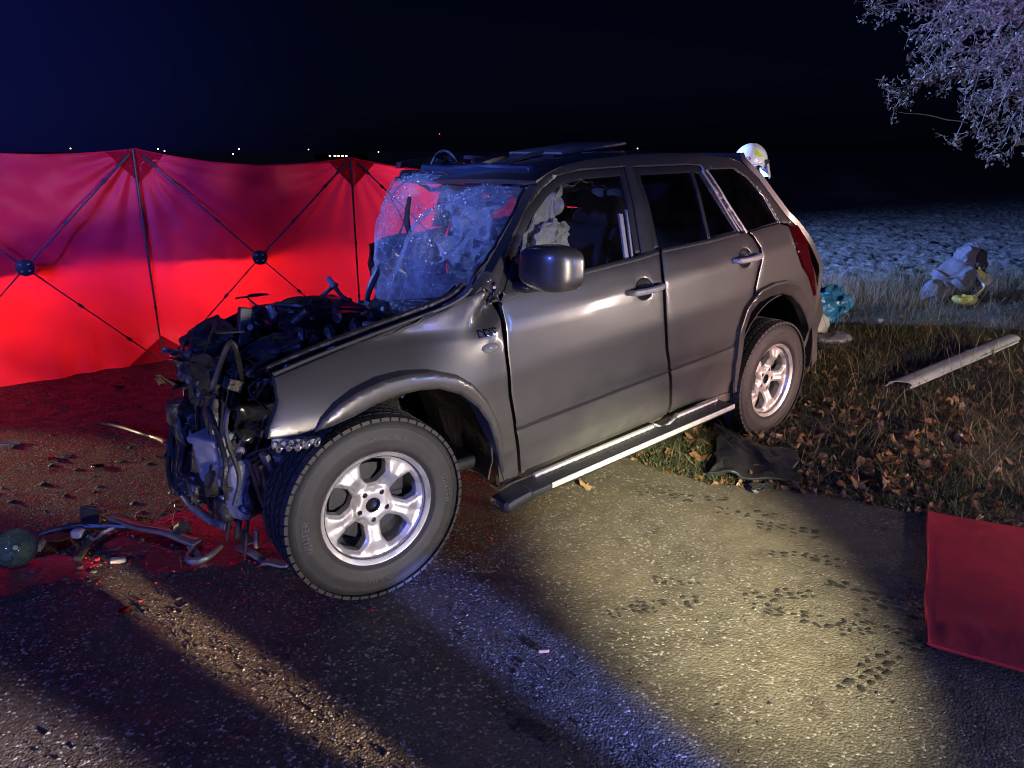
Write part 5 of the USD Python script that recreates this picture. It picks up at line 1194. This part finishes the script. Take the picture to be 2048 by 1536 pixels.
part(DB4, 'twisted_tab', tube([G(228, 1056, .06), G(205, 1066, .05), G(190, 1078, .045), G(176, 1074, .05)], [.008, .010, .006, .012], 6), ALLOY)
part(DB4, 'pale_knob', crumple(ell(G(158, 1066, .05), (.03, .025, .025)), .008, 20, 2), TANK)
DB5 = thing('hose_end', 'black rubber boot standing on the road below the wreck', 'hose')
part(DB5, 'boot', tube([G(362, 1072, .0), G(362, 1060, .05), G(368, 1050, .09)], [.040, .032, .022], 12, ribs=.1), RUBBER)
part(DB5, 'clamp', tube([G(361, 1066, .03), G(362, 1062, .045)], .042, 14, 0), CASTING)
solo('plastic_fragment', crumple(refined(box(G(235, 1120, .015), (.06, .03, .02), .006, rot=(0, 12, 30)), .02), .008, 20, 4), TANK, 'milky plastic fragment on the road below the bumper strip', 'fragment')
solo('plastic_fragment', crumple(refined(box(G(82, 1090, .02), (.02, .05, .04), .004, rot=(0, 20, 10)), .02), .006, 20, 5), TANK, 'pale curved fragment just right of the lamp globe', 'fragment')
solo('plastic_fragment', crumple(refined(box(G(1088, 1302, .008), (.038, .009, .012), .003, rot=(0, 0, 4)), .02), .002, 20, 6), simple('orange_splinter', (.20, .10, .05), .7), 'small orange brown splinter on the blue lit strip of road', 'fragment')
solo('plastic_fragment', crumple(refined(box(G(20, 887, .012), (.10, .03, .012), .004, rot=(0, 6, 30)), .02), .006, 20, 7), TANK, 'long pale fragment on the warm lit road at far left', 'fragment')
for k, (x_, y_, lab) in enumerate([(238, 773, 'small red fragment lying close to the red screen'), (196, 932, 'small red fragment on the road left of the wreck'), (245, 1222, 'tiny red fragment on the dark road at lower left'), (100, 915, 'dull red fragment on the warm lit road')]):
    solo('lens_fragment', crumple(refined(box(G(x_, y_, .01), (.06, .022, .014), .004, rot=(10, 8, 40 * k)), .02), .006, 20, 8 + k), REDLENS, lab, 'fragment')

# red sheet on the road at the right edge
A_, B_, C_s, D_ = G(1855, 1035), G(1848, 1300), G(2260, 1415), G(2260, 1105)
def red_fn(u, v):
    P = A_ * ((1 - u) * (1 - v))[:, None] + B_ * ((1 - u) * v)[:, None] + C_s * (u * v)[:, None] + D_ * (u * (1 - v))[:, None]
    e = np.minimum.reduce([u, 1 - u, v, 1 - v])
    z = .022 + (.012 * (meshkit.fbm(np.c_[u * 3.2, v * 3.2, 0 * u], 4, 66) - .35) + .003 * (1 - np.abs(np.sin(u * 6 + v * 4 + 3 * meshkit.fbm(np.c_[u * 3, v * 3, 0 * u], 3, 67)))) ** 3) * np.clip(e * 12, .15, 1) + .004 * np.exp(-u / .03)
    P[:, 2] = z; P[:, 0] += .012 * (meshkit.noise(np.c_[v * 7, 0 * v, 0 * v], 4) - .5) * (u < .01)
    return P
rs = grid(60, 60, red_fn)
if rs.face_normals[:, 2].mean() < 0: rs.invert()
RS_ = thing('red_sheet', 'dark red cloth sheet spread on the road at the right edge', 'sheet')
part(RS_, 'cloth', thick(rs, .008), simple('dark_red_tarpaulin', (.32, .006, .020), .8, bump=.2, bscale=22, var=.2, vscale=5), smooth=50)
part(RS_, 'hem', tube(red_fn(np.zeros(30), np.linspace(0, 1, 30)), .003, 6, 0), simple('red_hem_webbing', (.22, .006, .014), .8))
part(RS_, 'hem', tube(red_fn(np.linspace(0, 1, 30), np.ones(30)), .003, 6, 0), '/World/Looks/red_hem_webbing')

# muddy boot prints
mud = simple('dark_mud', (.010, .008, .006), .75, bump=.5, bscale=120)
def footprint(x, y, ang, scale, seed, label):
    c = G(x, y); R_ = np.random.default_rng(seed); polys = []
    sole = sg.Polygon([(-.13, -.032), (-.10, -.040), (-.04, -.030), (.03, -.044), (.09, -.046), (.13, -.026), (.14, 0), (.13, .026), (.09, .046), (.03, .044), (-.04, .030), (-.10, .040), (-.13, .032), (-.14, 0)]).buffer(.008)
    for i in range(7):
        for j in range(3):
            if R_.random() < .42: continue
            b = blob(-.125 + i * .042 + R_.normal(0, .004), (j - 1) * .029 + R_.normal(0, .004), R_.uniform(.008, .020), R_.uniform(.006, .011), int(R_.integers(1, 900)), R_.uniform(-40, 60), 22, .6).intersection(sole)
            if b.geom_type == 'Polygon' and b.area > 4e-5: polys.append(b)
    u_ = shapely.union_all(polys); u_ = affinity.translate(affinity.rotate(affinity.scale(u_, scale, scale, origin=(0, 0)), ang, origin=(0, 0)), c[0], c[1])
    solo('boot_print', drape(flat_patch(u_, .005, .02, .002)), mud, label, None, smooth=False, kind='stuff')
fp = [(1585, 1060, -20, 1.0, 'boot print nearest the grass, right of the black mat'), (1495, 1027, -15, .9, 'faint boot print below the black mat'), (1400, 998, -8, .9, 'boot print close to the left corner of the black mat'),
      (1310, 985, -5, .8, 'dark boot print below the middle of the running board'), (1560, 1192, 12, .9, 'crisp round boot print in the middle of the torch light'), 
      (1742, 1195, -42, 1.1, 'dark boot print left of the red sheet'), (1797, 1268, -60, 1.0, 'boot print close to the lower left corner of the red sheet'), (1610, 1115, -22, .9, 'scuffed boot print in the upper part of the torch light'),
      (1330, 1212, 10, .9, 'boot print at the dim left side of the torch light'), (1265, 1225, 12, .6, 'partial boot print leftmost in the torch light'), (1610, 1235, -20, .9, 'broken boot print right of the torch light middle'),
      (1700, 1260, 5, .7, 'small partial boot print between torch light and red sheet'), (1740, 1345, 30, 1.0, 'smeared boot print below the red sheet corner'), (1345, 1165, -5, .7, 'faint boot print above the torch light')]
for k, (x_, y_, a_, s_, lab) in enumerate(fp): footprint(x_, y_, a_, s_ * 1.12, 100 + k, lab)
solo('mud_smear', drape(flat_patch(blob(*G(1070, 1465)[:2], .075, .035, 33, -30).difference(blob(*G(1050, 1480)[:2], .05, .022, 35, -30)), .006, .02, .002)), mud, 'dark curved mud smear at the bottom of the picture', 'mud', smooth=False)

# black floor mat
mq = [G(1432, 880), G(1588, 925), G(1592, 975), G(1420, 965)]
fmm = quad([(mq[0][0], mq[0][1], .07), (mq[1][0], mq[1][1], .05), (mq[2][0], mq[2][1], .03), (mq[3][0], mq[3][1], .05)], 40, .035, 4, 77)
FMAT = thing('floor_mat', 'crumpled black car floor mat lying on the grass edge', 'floor mat')
part(FMAT, 'mat', thick(fmm, .010), simple('black_mat_rubber', (.012, .012, .013), .6, bump=.5, bscale=80), smooth=50)
v_ = np.array(fmm.vertices).reshape(40, 40, 3)
part(FMAT, 'rim', tube(np.vstack([v_[0], v_[:, -1], v_[-1][::-1], v_[:, 0][::-1]])[::3] + [0, 0, .004], .008, 6, 0), RUBBER)
part(FMAT, 'torn_flap', thick(quad([G(1500, 968, .05), G(1545, 965, .03), G(1530, 982, .02), G(1505, 985, .02)], 10, .01, 6, 79), .006), RUBBER)

def verge_z(P): P = np.atleast_2d(P); return verge_h(P[:, 0], P[:, 1])
# grey delineator strip in the grass
a, b = ground_at([(1800, 760), (2022, 690)], .08)
za, zb = float(verge_z(a)[0]) + .06, float(verge_z(b)[0]) + .10
ST = thing('trim_strip', 'long grey plastic strip with a notch lying in the grass', 'strip')
grey_p = simple('pale_grey_plastic', (.27, .27, .27), .5, var=.15, bump=.1)
L = np.linalg.norm((b - a)[:2])
def chan(l0, l1, w, cut0=0, cut1=0):
    n_ = 30
    def fn(u, v):
        x = l0 + (l1 - l0) * u + cut0 * (1 - u) * (v - .5) + cut1 * u * (v - .5); s = (v - .5)
        return np.c_[x, s * w, .030 * (1 - (2 * s) ** 4) - .012 * (s > .38)]
    return thick(grid(n_, 14, fn), .005)
def place(m):
    m = m.copy(); m.apply_transform(trimesh.transformations.euler_matrix(0, -math.atan2(zb - za, L), math.atan2(b[1] - a[1], b[0] - a[0]))); c = (a + b) / 2; m.apply_translation((c[0], c[1], (za + zb) / 2)); return m
part(ST, 'strip', place(chan(-L / 2, L * .12, .15, -.10, .05)), grey_p)
part(ST, 'strip_end', place(chan(L * .10, L / 2, .125, .06, .0)), grey_p)
part(ST, 'edge_lip', place(box((-.02, -.068, -.004), (L * .96, .012, .02), .004)), grey_p)

# jacket heap
jp = G(1908, 600); jz = float(verge_z(jp)[0])
JK = thing('jacket_heap', 'crumpled grey jacket with yellow reflective bands heaped on the grass by the field', 'jacket', loc=(jp[0], jp[1], jz))
grey_c = simple('blue_grey_jacket_cloth', (.060, .065, .085), .85, bump=.4, bscale=30, var=.2); yel = simple('yellow_reflective_cloth', (.36, .34, .06), .5, bump=.3, bscale=40); blk = simple('black_jacket_lining', (.012, .012, .014), .85)
def heap(c, s, amp, sc, seed):
    m = ell(c, s, n=5, e=2.2); v = np.array(m.vertices); q = v * sc * .75
    w = meshkit.fbm(q, 3, seed + 9) * 5; f = 1 - np.abs(np.sin(q[:, 0] * 1.6 + q[:, 2] * 1.1 + w)) ** .7            # folds of cloth
    m = TM(v + (v - np.array(c)) / np.array(s) * (f * amp * .45)[:, None], m.faces); return crumple(m, amp * .9, sc * .6, seed)
part(JK, 'jacket_body', heap((-.02, 0, .24), (.20, .17, .26), .10, 7, 5), grey_c, smooth=60)
part(JK, 'hood', heap((.07, .0, .47), (.13, .12, .15), .07, 9, 6), grey_c, smooth=60)
part(JK, 'lining', heap((.16, -.03, .40), (.08, .10, .18), .06, 9, 7), blk, smooth=60)
part(JK, 'sleeve', heap((-.22, -.04, .10), (.17, .13, .12), .07, 8, 8), grey_c, smooth=60)
def ribbon(pts, w, seed):
    c = spline(pts, 10); n_ = len(c)
    def fn(u, v):
        P = at_t(c, u); return P + np.c_[.25 * (v - .5) * w, -.25 * (v - .5) * w, (v - .5) * w]
    m = thick(grid(n_, 8, fn), .006); return crumple(m, .022, 12, seed)
part(JK, 'yellow_band', ribbon([(.10, -.15, .36), (.17, -.19, .27), (.16, -.22, .17), (.05, -.25, .08), (-.10, -.27, .06)], .085, 4), yel, smooth=50)
part(JK, 'grey_band', ribbon([(.09, -.16, .33), (.15, -.20, .25), (.14, -.23, .15), (.04, -.26, .06)], .03, 5), TANK, smooth=50)
part(JK, 'yellow_band', heap((-.02, -.24, .05), (.14, .07, .05), .03, 12, 9), yel, smooth=60)
part(JK, 'white_patch', heap((.24, -.10, .26), (.06, .06, .08), .03, 14, 10), TANK, smooth=60)
bp = G(1642, 648); bz = float(verge_z(bp)[0])
BG = thing('plastic_bag', 'blue plastic bag lying behind the rear of the car', 'bag', loc=(bp[0], bp[1], bz))
bagm = simple('blue_plastic_film', (.035, .17, .32), .28, coat=.3, var=.2)
part(BG, 'bag', heap((0, 0, .15), (.20, .15, .15), .13, 9, 15), bagm, smooth=40)
part(BG, 'bag_corner', heap((.16, -.02, .20), (.10, .06, .07), .05, 9, 16), bagm, smooth=40)
wp = G(1630, 668); solo('white_rag', heap((wp[0], wp[1], float(verge_z(wp)[0]) + .07), (.10, .09, .09), .05, 10, 17), simple('white_rag_cloth', (.42, .41, .37), .8), 'crumpled white rag beside the blue plastic bag', 'rag', smooth=50)
wp = G(1655, 690); solo('grey_film', heap((wp[0], wp[1], float(verge_z(wp)[0]) + .04), (.18, .10, .04), .04, 9, 18), simple('grey_plastic_film', (.12, .12, .15), .35), 'flat grey plastic film below the white rag', 'plastic film', smooth=50)

# ------------------------------------------------------------------ grass, leaves and stones of the verge
def blades(n, x0, x1, d0, d1, h0, h1, wd, seed, lean=.6, mask=None):
    R_ = np.random.default_rng(seed); x = R_.uniform(x0, x1, n); e_ = np.interp(x, edge_x, edge_y); f_ = np.maximum(field_edge(x) - e_, 3.0); y = e_ + (d0 + (d1 - d0) * R_.random(n)) * f_
    cl = meshkit.fbm(np.c_[x * 2.6, y * 2.6, 0 * x], 3, seed + 3); k = R_.random(n) < np.clip((cl - .30) * 3.2, .05, 1); x, y, cl = x[k], y[k], cl[k]; n = len(x)
    h = R_.uniform(h0, h1, n) * (.5 + cl); a = R_.uniform(0, 2 * np.pi, n); l = h * R_.uniform(.1, 1, n) * lean; w = wd * R_.uniform(.6, 1.3, n); t = R_.uniform(0, 2 * np.pi, n)
    z = verge_h(x, y); B = np.c_[x, y, z - .01]; d = np.c_[np.cos(a), np.sin(a), 0 * a]; s = np.c_[np.cos(t), np.sin(t), 0 * t] * w[:, None]; up = np.array([0, 0, 1.0])
    m = B + d * (l * .35)[:, None] + up * (h * .62)[:, None]; tip = B + d * l[:, None] + up * (h * np.where(R_.random(n) < .3, .75, 1))[:, None]
    V = np.stack([B - s, B + s, m - s * .8, m + s * .8, tip], 1).reshape(-1, 3); i = np.arange(n) * 5
    return TM(V, np.vstack([np.c_[i, i + 1, i + 3], np.c_[i, i + 3, i + 2], np.c_[i + 2, i + 3, i + 4]]))
def grass_mat(name, ramp): return mat(name, {'g': ('geometry', {}), 'r': ('rgb_ramp', {'ramp': ramp}), 'd': ('principled_bsdf', {'roughness': .6}), 't': ('translucent_bsdf', {}), 'm': ('mix_closure', {'fac': .25})},
                              [('g.random_per_island', 'r.fac'), ('r.color', 'd.base_color'), ('r.color', 't.color'), ('d.BSDF', 'm.closure1'), ('t.BSDF', 'm.closure2')], surface='m.closure')
g_green = grass_mat('verge_grass_blade', [(0, (.038, .044, .016)), (.25, (.055, .058, .022)), (.5, (.095, .075, .035)), (.75, (.13, .095, .045)), (1, (.26, .19, .10))])
g_straw = grass_mat('dry_grass_straw', [(0, (.12, .095, .045)), (.5, (.24, .19, .09)), (1, (.38, .32, .18))])
solo('grass', cat_([blades(120000, .4, 7.5, -.004, 1.02, .02, .065, .0026, 11, 1.6), blades(26000, .3, 3.4, -.01, .22, .015, .055, .0020, 12, 1.3), blades(9000, -6, .4, 0, .3, .02, .08, .003, 13)]), g_green, 'short tangled green and brown verge grass', smooth=False, kind='stuff')
solo('dry_grass', cat_([blades(26000, .6, 8, .03, 1.05, .04, .16, .0020, 14, 1.9), blades(7000, 2.2, 8, .86, 1.06, .08, .34, .0024, 15, .9), blades(700, 2.4, 8, .2, .9, .2, .5, .0018, 16, 1.2)]), g_straw, 'bleached dry grass stalks along the field edge', smooth=False, kind='stuff')
def leaf_mesh(s=1.0, seed=0, n=11):
    R_ = np.random.default_rng(seed); t = np.linspace(0, 2 * np.pi, n, endpoint=False); r = .034 * (1 + .34 * np.cos(5 * t) * (.5 + .5 * np.cos(t / 2) ** 2)) * R_.uniform(.85, 1.15, n)
    V = np.c_[np.cos(t) * r * 1.25, np.sin(t) * r, .012 * np.cos(2 * t + seed) + .010 * R_.normal(0, 1, n)]; V = np.vstack([V, [[0, 0, -.004]]])
    F = [(i, (i + 1) % n, n) for i in range(n)]
    return TM(V * s, F)
leaf_mat = mat('withered_leaf', {'o': ('object_info', {}), 'g': ('geometry', {}), 'a': ('math', {'math_type': 'add'}), 'fr': ('math', {'math_type': 'fraction'}), 'r': ('rgb_ramp', {'ramp': [(0, (.10, .045, .020)), (.35, (.17, .085, .038)), (.65, (.24, .13, .060)), (.85, (.11, .065, .03)), (1, (.32, .21, .11))]}),
                        'd': ('principled_bsdf', {'roughness': .5}), 't': ('translucent_bsdf', {}), 'm': ('mix_closure', {'fac': .2})},
               [('o.random', 'a.value1'), ('g.random_per_island', 'a.value2'), ('a.value', 'fr.value1'), ('fr.value', 'r.fac'), ('r.color', 'd.base_color'), ('r.color', 't.color'), ('d.BSDF', 'm.closure1'), ('t.BSDF', 'm.closure2')], surface='m.closure')
protos = []
R_ = np.random.default_rng(23)
def leaf_spot(R_):
    while True:
        x = R_.uniform(1.0, 5.0); d = abs(R_.normal(.2, .9)); y = float(np.interp(x, edge_x, edge_y)) + d * 1.3
        if x * 1480 / max(.5, y * .954) < 1040 and d < 2.6: return x, y
LEAF_G = 'withered leaves lying on the verge'
for k in range(170):
    x, y = leaf_spot(R_); z = float(verge_h(np.array([x]), np.array([y]))[0]) + R_.uniform(.012, .05)
    rot = (R_.uniform(-40, 40), R_.uniform(-40, 40), R_.uniform(0, 360)); s = R_.uniform(.55, 1.15)
    if k < 5:
        p_ = thing('fallen_leaf', 'curled brown withered leaf lying in the verge grass', 'leaf', loc=(x, y, z), rot=rot, scale=s, group=LEAF_G); part(p_, 'blade', leaf_mesh(1, k), leaf_mat, smooth=False); protos.append(p_)
    else: copy_of(protos[k % 5], 'fallen_leaf', (x, y, z), 'curled brown withered leaf lying in the verge grass', 'leaf', LEAF_G, rot, s)
lit = []
for k in range(1700):
    x = R_.uniform(.5, 7); d = abs(R_.normal(.2, 1.7)) * (R_.random() > .1); y = float(np.interp(x, edge_x, edge_y)) + d
    m_ = leaf_mesh(R_.uniform(.35, .8), k % 17, 7); m_.apply_transform(trimesh.transformations.euler_matrix(*R_.uniform(-.8, .8, 2), R_.uniform(0, 6.3))); m_.apply_translation((x, y, 0.0)); lit.append(m_)
lit = cat_(lit); v_ = np.array(lit.vertices); v_[:, 2] += verge_h(v_[:, 0], v_[:, 1]) + .015; lit.vertices = v_
solo('leaf_litter', lit, leaf_mat, 'small brown leaf scraps scattered through the verge', smooth=False, kind='stuff')
for k, (x_, y_, lab) in enumerate([(1172, 968, 'pale leaf lying on the road below the running board'), (1600, 976, 'orange brown leaf on the road right of the black mat')]):
    c = G(x_, y_, .02); copy_of(protos[k], 'fallen_leaf', c, lab, 'leaf', None, (20, 30, 60 * k), 1.0)
n_g = 15000
u = R_.random(n_g)
gx3 = np.where(u < .35, R_.uniform(-4.5, -.9, n_g), np.where(u < .65, R_.uniform(-1.4, .8, n_g), R_.uniform(.0, 2.4, n_g)))
gy3 = np.where(u < .35, R_.uniform(1.5, 4.8, n_g), np.where(u < .65, R_.uniform(1.35, 2.8, n_g), R_.uniform(1.35, 3.5, n_g)))
cl = meshkit.fbm(np.c_[gx3 * 2.5, gy3 * 2.5, 0 * gx3], 3, 81)
k = (gy3 < np.interp(gx3, edge_x, edge_y) + .02) & (R_.random(n_g) < np.clip((cl - .30) * 3.5, .08, 1)); gx3, gy3 = gx3[k], gy3[k]; n_g = len(gx3)
gs = R_.uniform(.0012, .0042, n_g) * np.where(R_.random(n_g) < .04, 2.0, 1)
ico = trimesh.creation.icosphere(0, 1.0)
V = ico.vertices[None] * gs[:, None, None] * R_.uniform(.6, 1.3, (n_g, 12, 1)) * [1, 1, .6] + np.c_[gx3, gy3, gs * .3][:, None]
grit = TM(V.reshape(-1, 3), (ico.faces[None] + np.arange(n_g)[:, None, None] * 12).reshape(-1, 3))
solo('road_grit', drape(grit), mat('grit_stone', {'g': ('geometry', {}), 'r': ('rgb_ramp', {'ramp': [(0, (.03, .028, .025)), (.6, (.12, .11, .09)), (.92, (.30, .28, .24)), (1, (.6, .58, .5))]}), 'p': ('principled_bsdf', {'roughness': .45})}, [('g.random_per_island', 'r.fac'), ('r.color', 'p.base_color')], surface='p.BSDF'),
     'loose grit and crumbs of mud on the road', smooth=False, kind='stuff')
mudl = []
for k in range(420):
    x, y = R_.uniform(-4.6, -1.2), R_.uniform(2.3, 5.3); 
    if y > np.interp(x, edge_x, edge_y) - .1: continue
    s = R_.uniform(.004, .015); m_ = trimesh.creation.icosphere(1, s); m_.vertices *= [1.3, 1.0, .45]; m_ = crumple(m_, s * .5, 1 / s * .8, k); m_.apply_transform(trimesh.transformations.rotation_matrix(R_.uniform(0, 6), [0, 0, 1])); m_.apply_translation((x, y, s * .1)); mudl.append(m_)
solo('mud_clods', cat_(mudl), simple('brown_mud', (.055, .040, .026), .7, bump=.6, bscale=60, var=.4), 'brown mud clods strewn over the road left of the wreck', smooth=60, kind='stuff')

# ------------------------------------------------------------------ tree with withered leaves at the upper right
TR0 = np.array([6.6, 8.6]); TREE = thing('tree', 'bare winter tree with purple lit withered leaves at the upper right', 'tree')
bark = simple('grey_bark', (.15, .13, .115), .85, bump=.8, bscale=25, var=.3)
tleaf = mat('pale_withered_leaf', {'g': ('geometry', {}), 'r': ('rgb_ramp', {'ramp': [(0, (.10, .075, .055)), (.5, (.22, .17, .13)), (1, (.42, .36, .30))]}), 'd': ('principled_bsdf', {'roughness': .5}), 't': ('translucent_bsdf', {}), 'm': ('mix_closure', {'fac': .2})},
            [('g.random_per_island', 'r.fac'), ('r.color', 'd.base_color'), ('r.color', 't.color'), ('d.BSDF', 'm.closure1'), ('t.BSDF', 'm.closure2')], surface='m.closure')
part(TREE, 'trunk', crumple(tube([(*TR0, -.3), (*(TR0 + [.03, 0]), 1.2), (*(TR0 + [-.05, .05]), 2.6), (*(TR0 + [.1, 0]), 4.2), (*(TR0 + [0, .1]), 6.0)], [.26, .20, .17, .12, .05], 16, 8), .02, 5, 3), bark, smooth=60)
RT = np.random.default_rng(99)
twig_m, leaf_pos, limbs = [], [], []
def wander(a, b, n, amp):
    a, b = np.asarray(a, float), np.asarray(b, float); t = np.linspace(0, 1, n)[:, None]; o = np.cumsum(RT.normal(0, amp, (n, 3)), 0); o -= o[:1] + t * (o[-1] - o[0])
    return a + (b - a) * t + o
tips = [((1748, 8), 7.6), ((1790, 20), 8.1), ((1830, 60), 7.8), ((1775, 178), 7.7), ((1800, 200), 8.0), ((1870, 90), 8.3), ((1850, 150), 7.4), ((1905, 288), 7.5), ((1975, 312), 7.8), ((2030, 280), 7.3), ((1930, 200), 8.4), ((2000, 120), 8.0),
        ((1960, -60), 8.2), ((1880, -90), 7.7), ((2060, 30), 7.4), ((2080, 200), 8.0), ((2120, 320), 8.4), ((1990, 240), 7.2), ((1940, 150), 7.1), ((1900, 10), 8.6), ((1985, 40), 7.3), ((2050, 140), 7.2), ((1860, -20), 7.5), ((2150, 60), 7.6),
        ((1840, 100), 8.5), ((1930, 60), 7.9), ((2010, 190), 8.4), ((1955, 270), 8.2), ((2100, -100), 8.6), ((2040, -40), 8.2)]
for k, (px_, dep) in enumerate(tips):
    e = at_depth([px_], dep)[0]; r0 = 1.3 + 3.0 * ((k * 7) % 10) / 10; s = np.array([*TR0, r0 + 1.2]) + [-.12, 0, 0]
    L_ = wander(s, e, 16, .055); L_[:, 2] += .25 * np.sin(np.linspace(0, np.pi, 16)); limbs.append((L_, [.05, .028, .016, .009, .003]))
    for j in range(5, 16):
        for q in range(4):
            d = RT.normal(0, 1, 3); d /= np.linalg.norm(d); l = RT.uniform(.15, .42) * (1.1 - j / 26); tw = wander(L_[j], L_[j] + d * l + (L_[-1] - L_[j]) * .12, 6, .02); twig_m.append(tube(tw, [.0045, .0015], 4, 0))
            for t_ in range(int(RT.integers(6, 24))): leaf_pos.append(tw[int(RT.integers(1, 6))] + RT.normal(0, .022, 3))
    for f in np.linspace(.35, 1, 26): leaf_pos.append(L_[int(f * 15)] + RT.normal(0, .04, 3))
for px_a, px_b in [((1797, 224), (1935, 246)), ((1742, 4), (1800, 24)), ((1772, 180), (1800, 186)), ((1795, 150), (1806, 168))]:
    limbs.append((wander(at_depth([px_b], 7.5)[0], at_depth([px_a], 7.5)[0], 8, .008), [.006, .004, .002]))
for k in range(26):                                              # the rest of the crown, out of the frame
    d = RT.normal(0, 1, 3); d /= np.linalg.norm(d); d[2] = abs(d[2]) * .8 + .1; d[0] = abs(d[0]) if RT.random() < .7 else d[0]
    s = np.array([*TR0, RT.uniform(2.2, 5)]); L_ = wander(s, s + d * RT.uniform(1.4, 2.6), 12, .06); limbs.append((L_, [.045, .02, .004]))
    for j in range(4, 12):
        for q in range(2):
            d2 = RT.normal(0, .25, 3); tw = wander(L_[j], L_[j] + d2, 5, .02); twig_m.append(tube(tw, [.004, .0015], 4, 0))
            for t_ in range(7): leaf_pos.append(tw[int(RT.integers(1, 5))] + RT.normal(0, .03, 3))
for L_, r in limbs: part(TREE, 'limb', tube(L_, r, 7, 2), bark)
part(TREE, 'twigs', cat_(twig_m), bark, smooth=True, kind='stuff')
lp = np.array(leaf_pos); n = len(lp); s = RT.uniform(.008, .024, n)[:, None]
ax = RT.normal(0, 1, (n, 3)); ax /= np.linalg.norm(ax, axis=1, keepdims=True); bx_ = np.cross(ax, RT.normal(0, 1, (n, 3))); bx_ /= np.linalg.norm(bx_, axis=1, keepdims=True); cx3 = np.cross(ax, bx_)
V = np.stack([lp - ax * s * 1.3, lp + bx_ * s * .7 + cx3 * s * .35, lp + ax * s * 1.4 + cx3 * s * .3, lp - bx_ * s * .7 + cx3 * s * .35, lp], 1).reshape(-1, 3); i = np.arange(n) * 5
part(TREE, 'crown_leaves', TM(V, np.vstack([np.c_[i, i + 1, i + 4], np.c_[i + 1, i + 2, i + 4], np.c_[i + 2, i + 3, i + 4], np.c_[i + 3, i, i + 4]])), tleaf, smooth=False, kind='stuff')
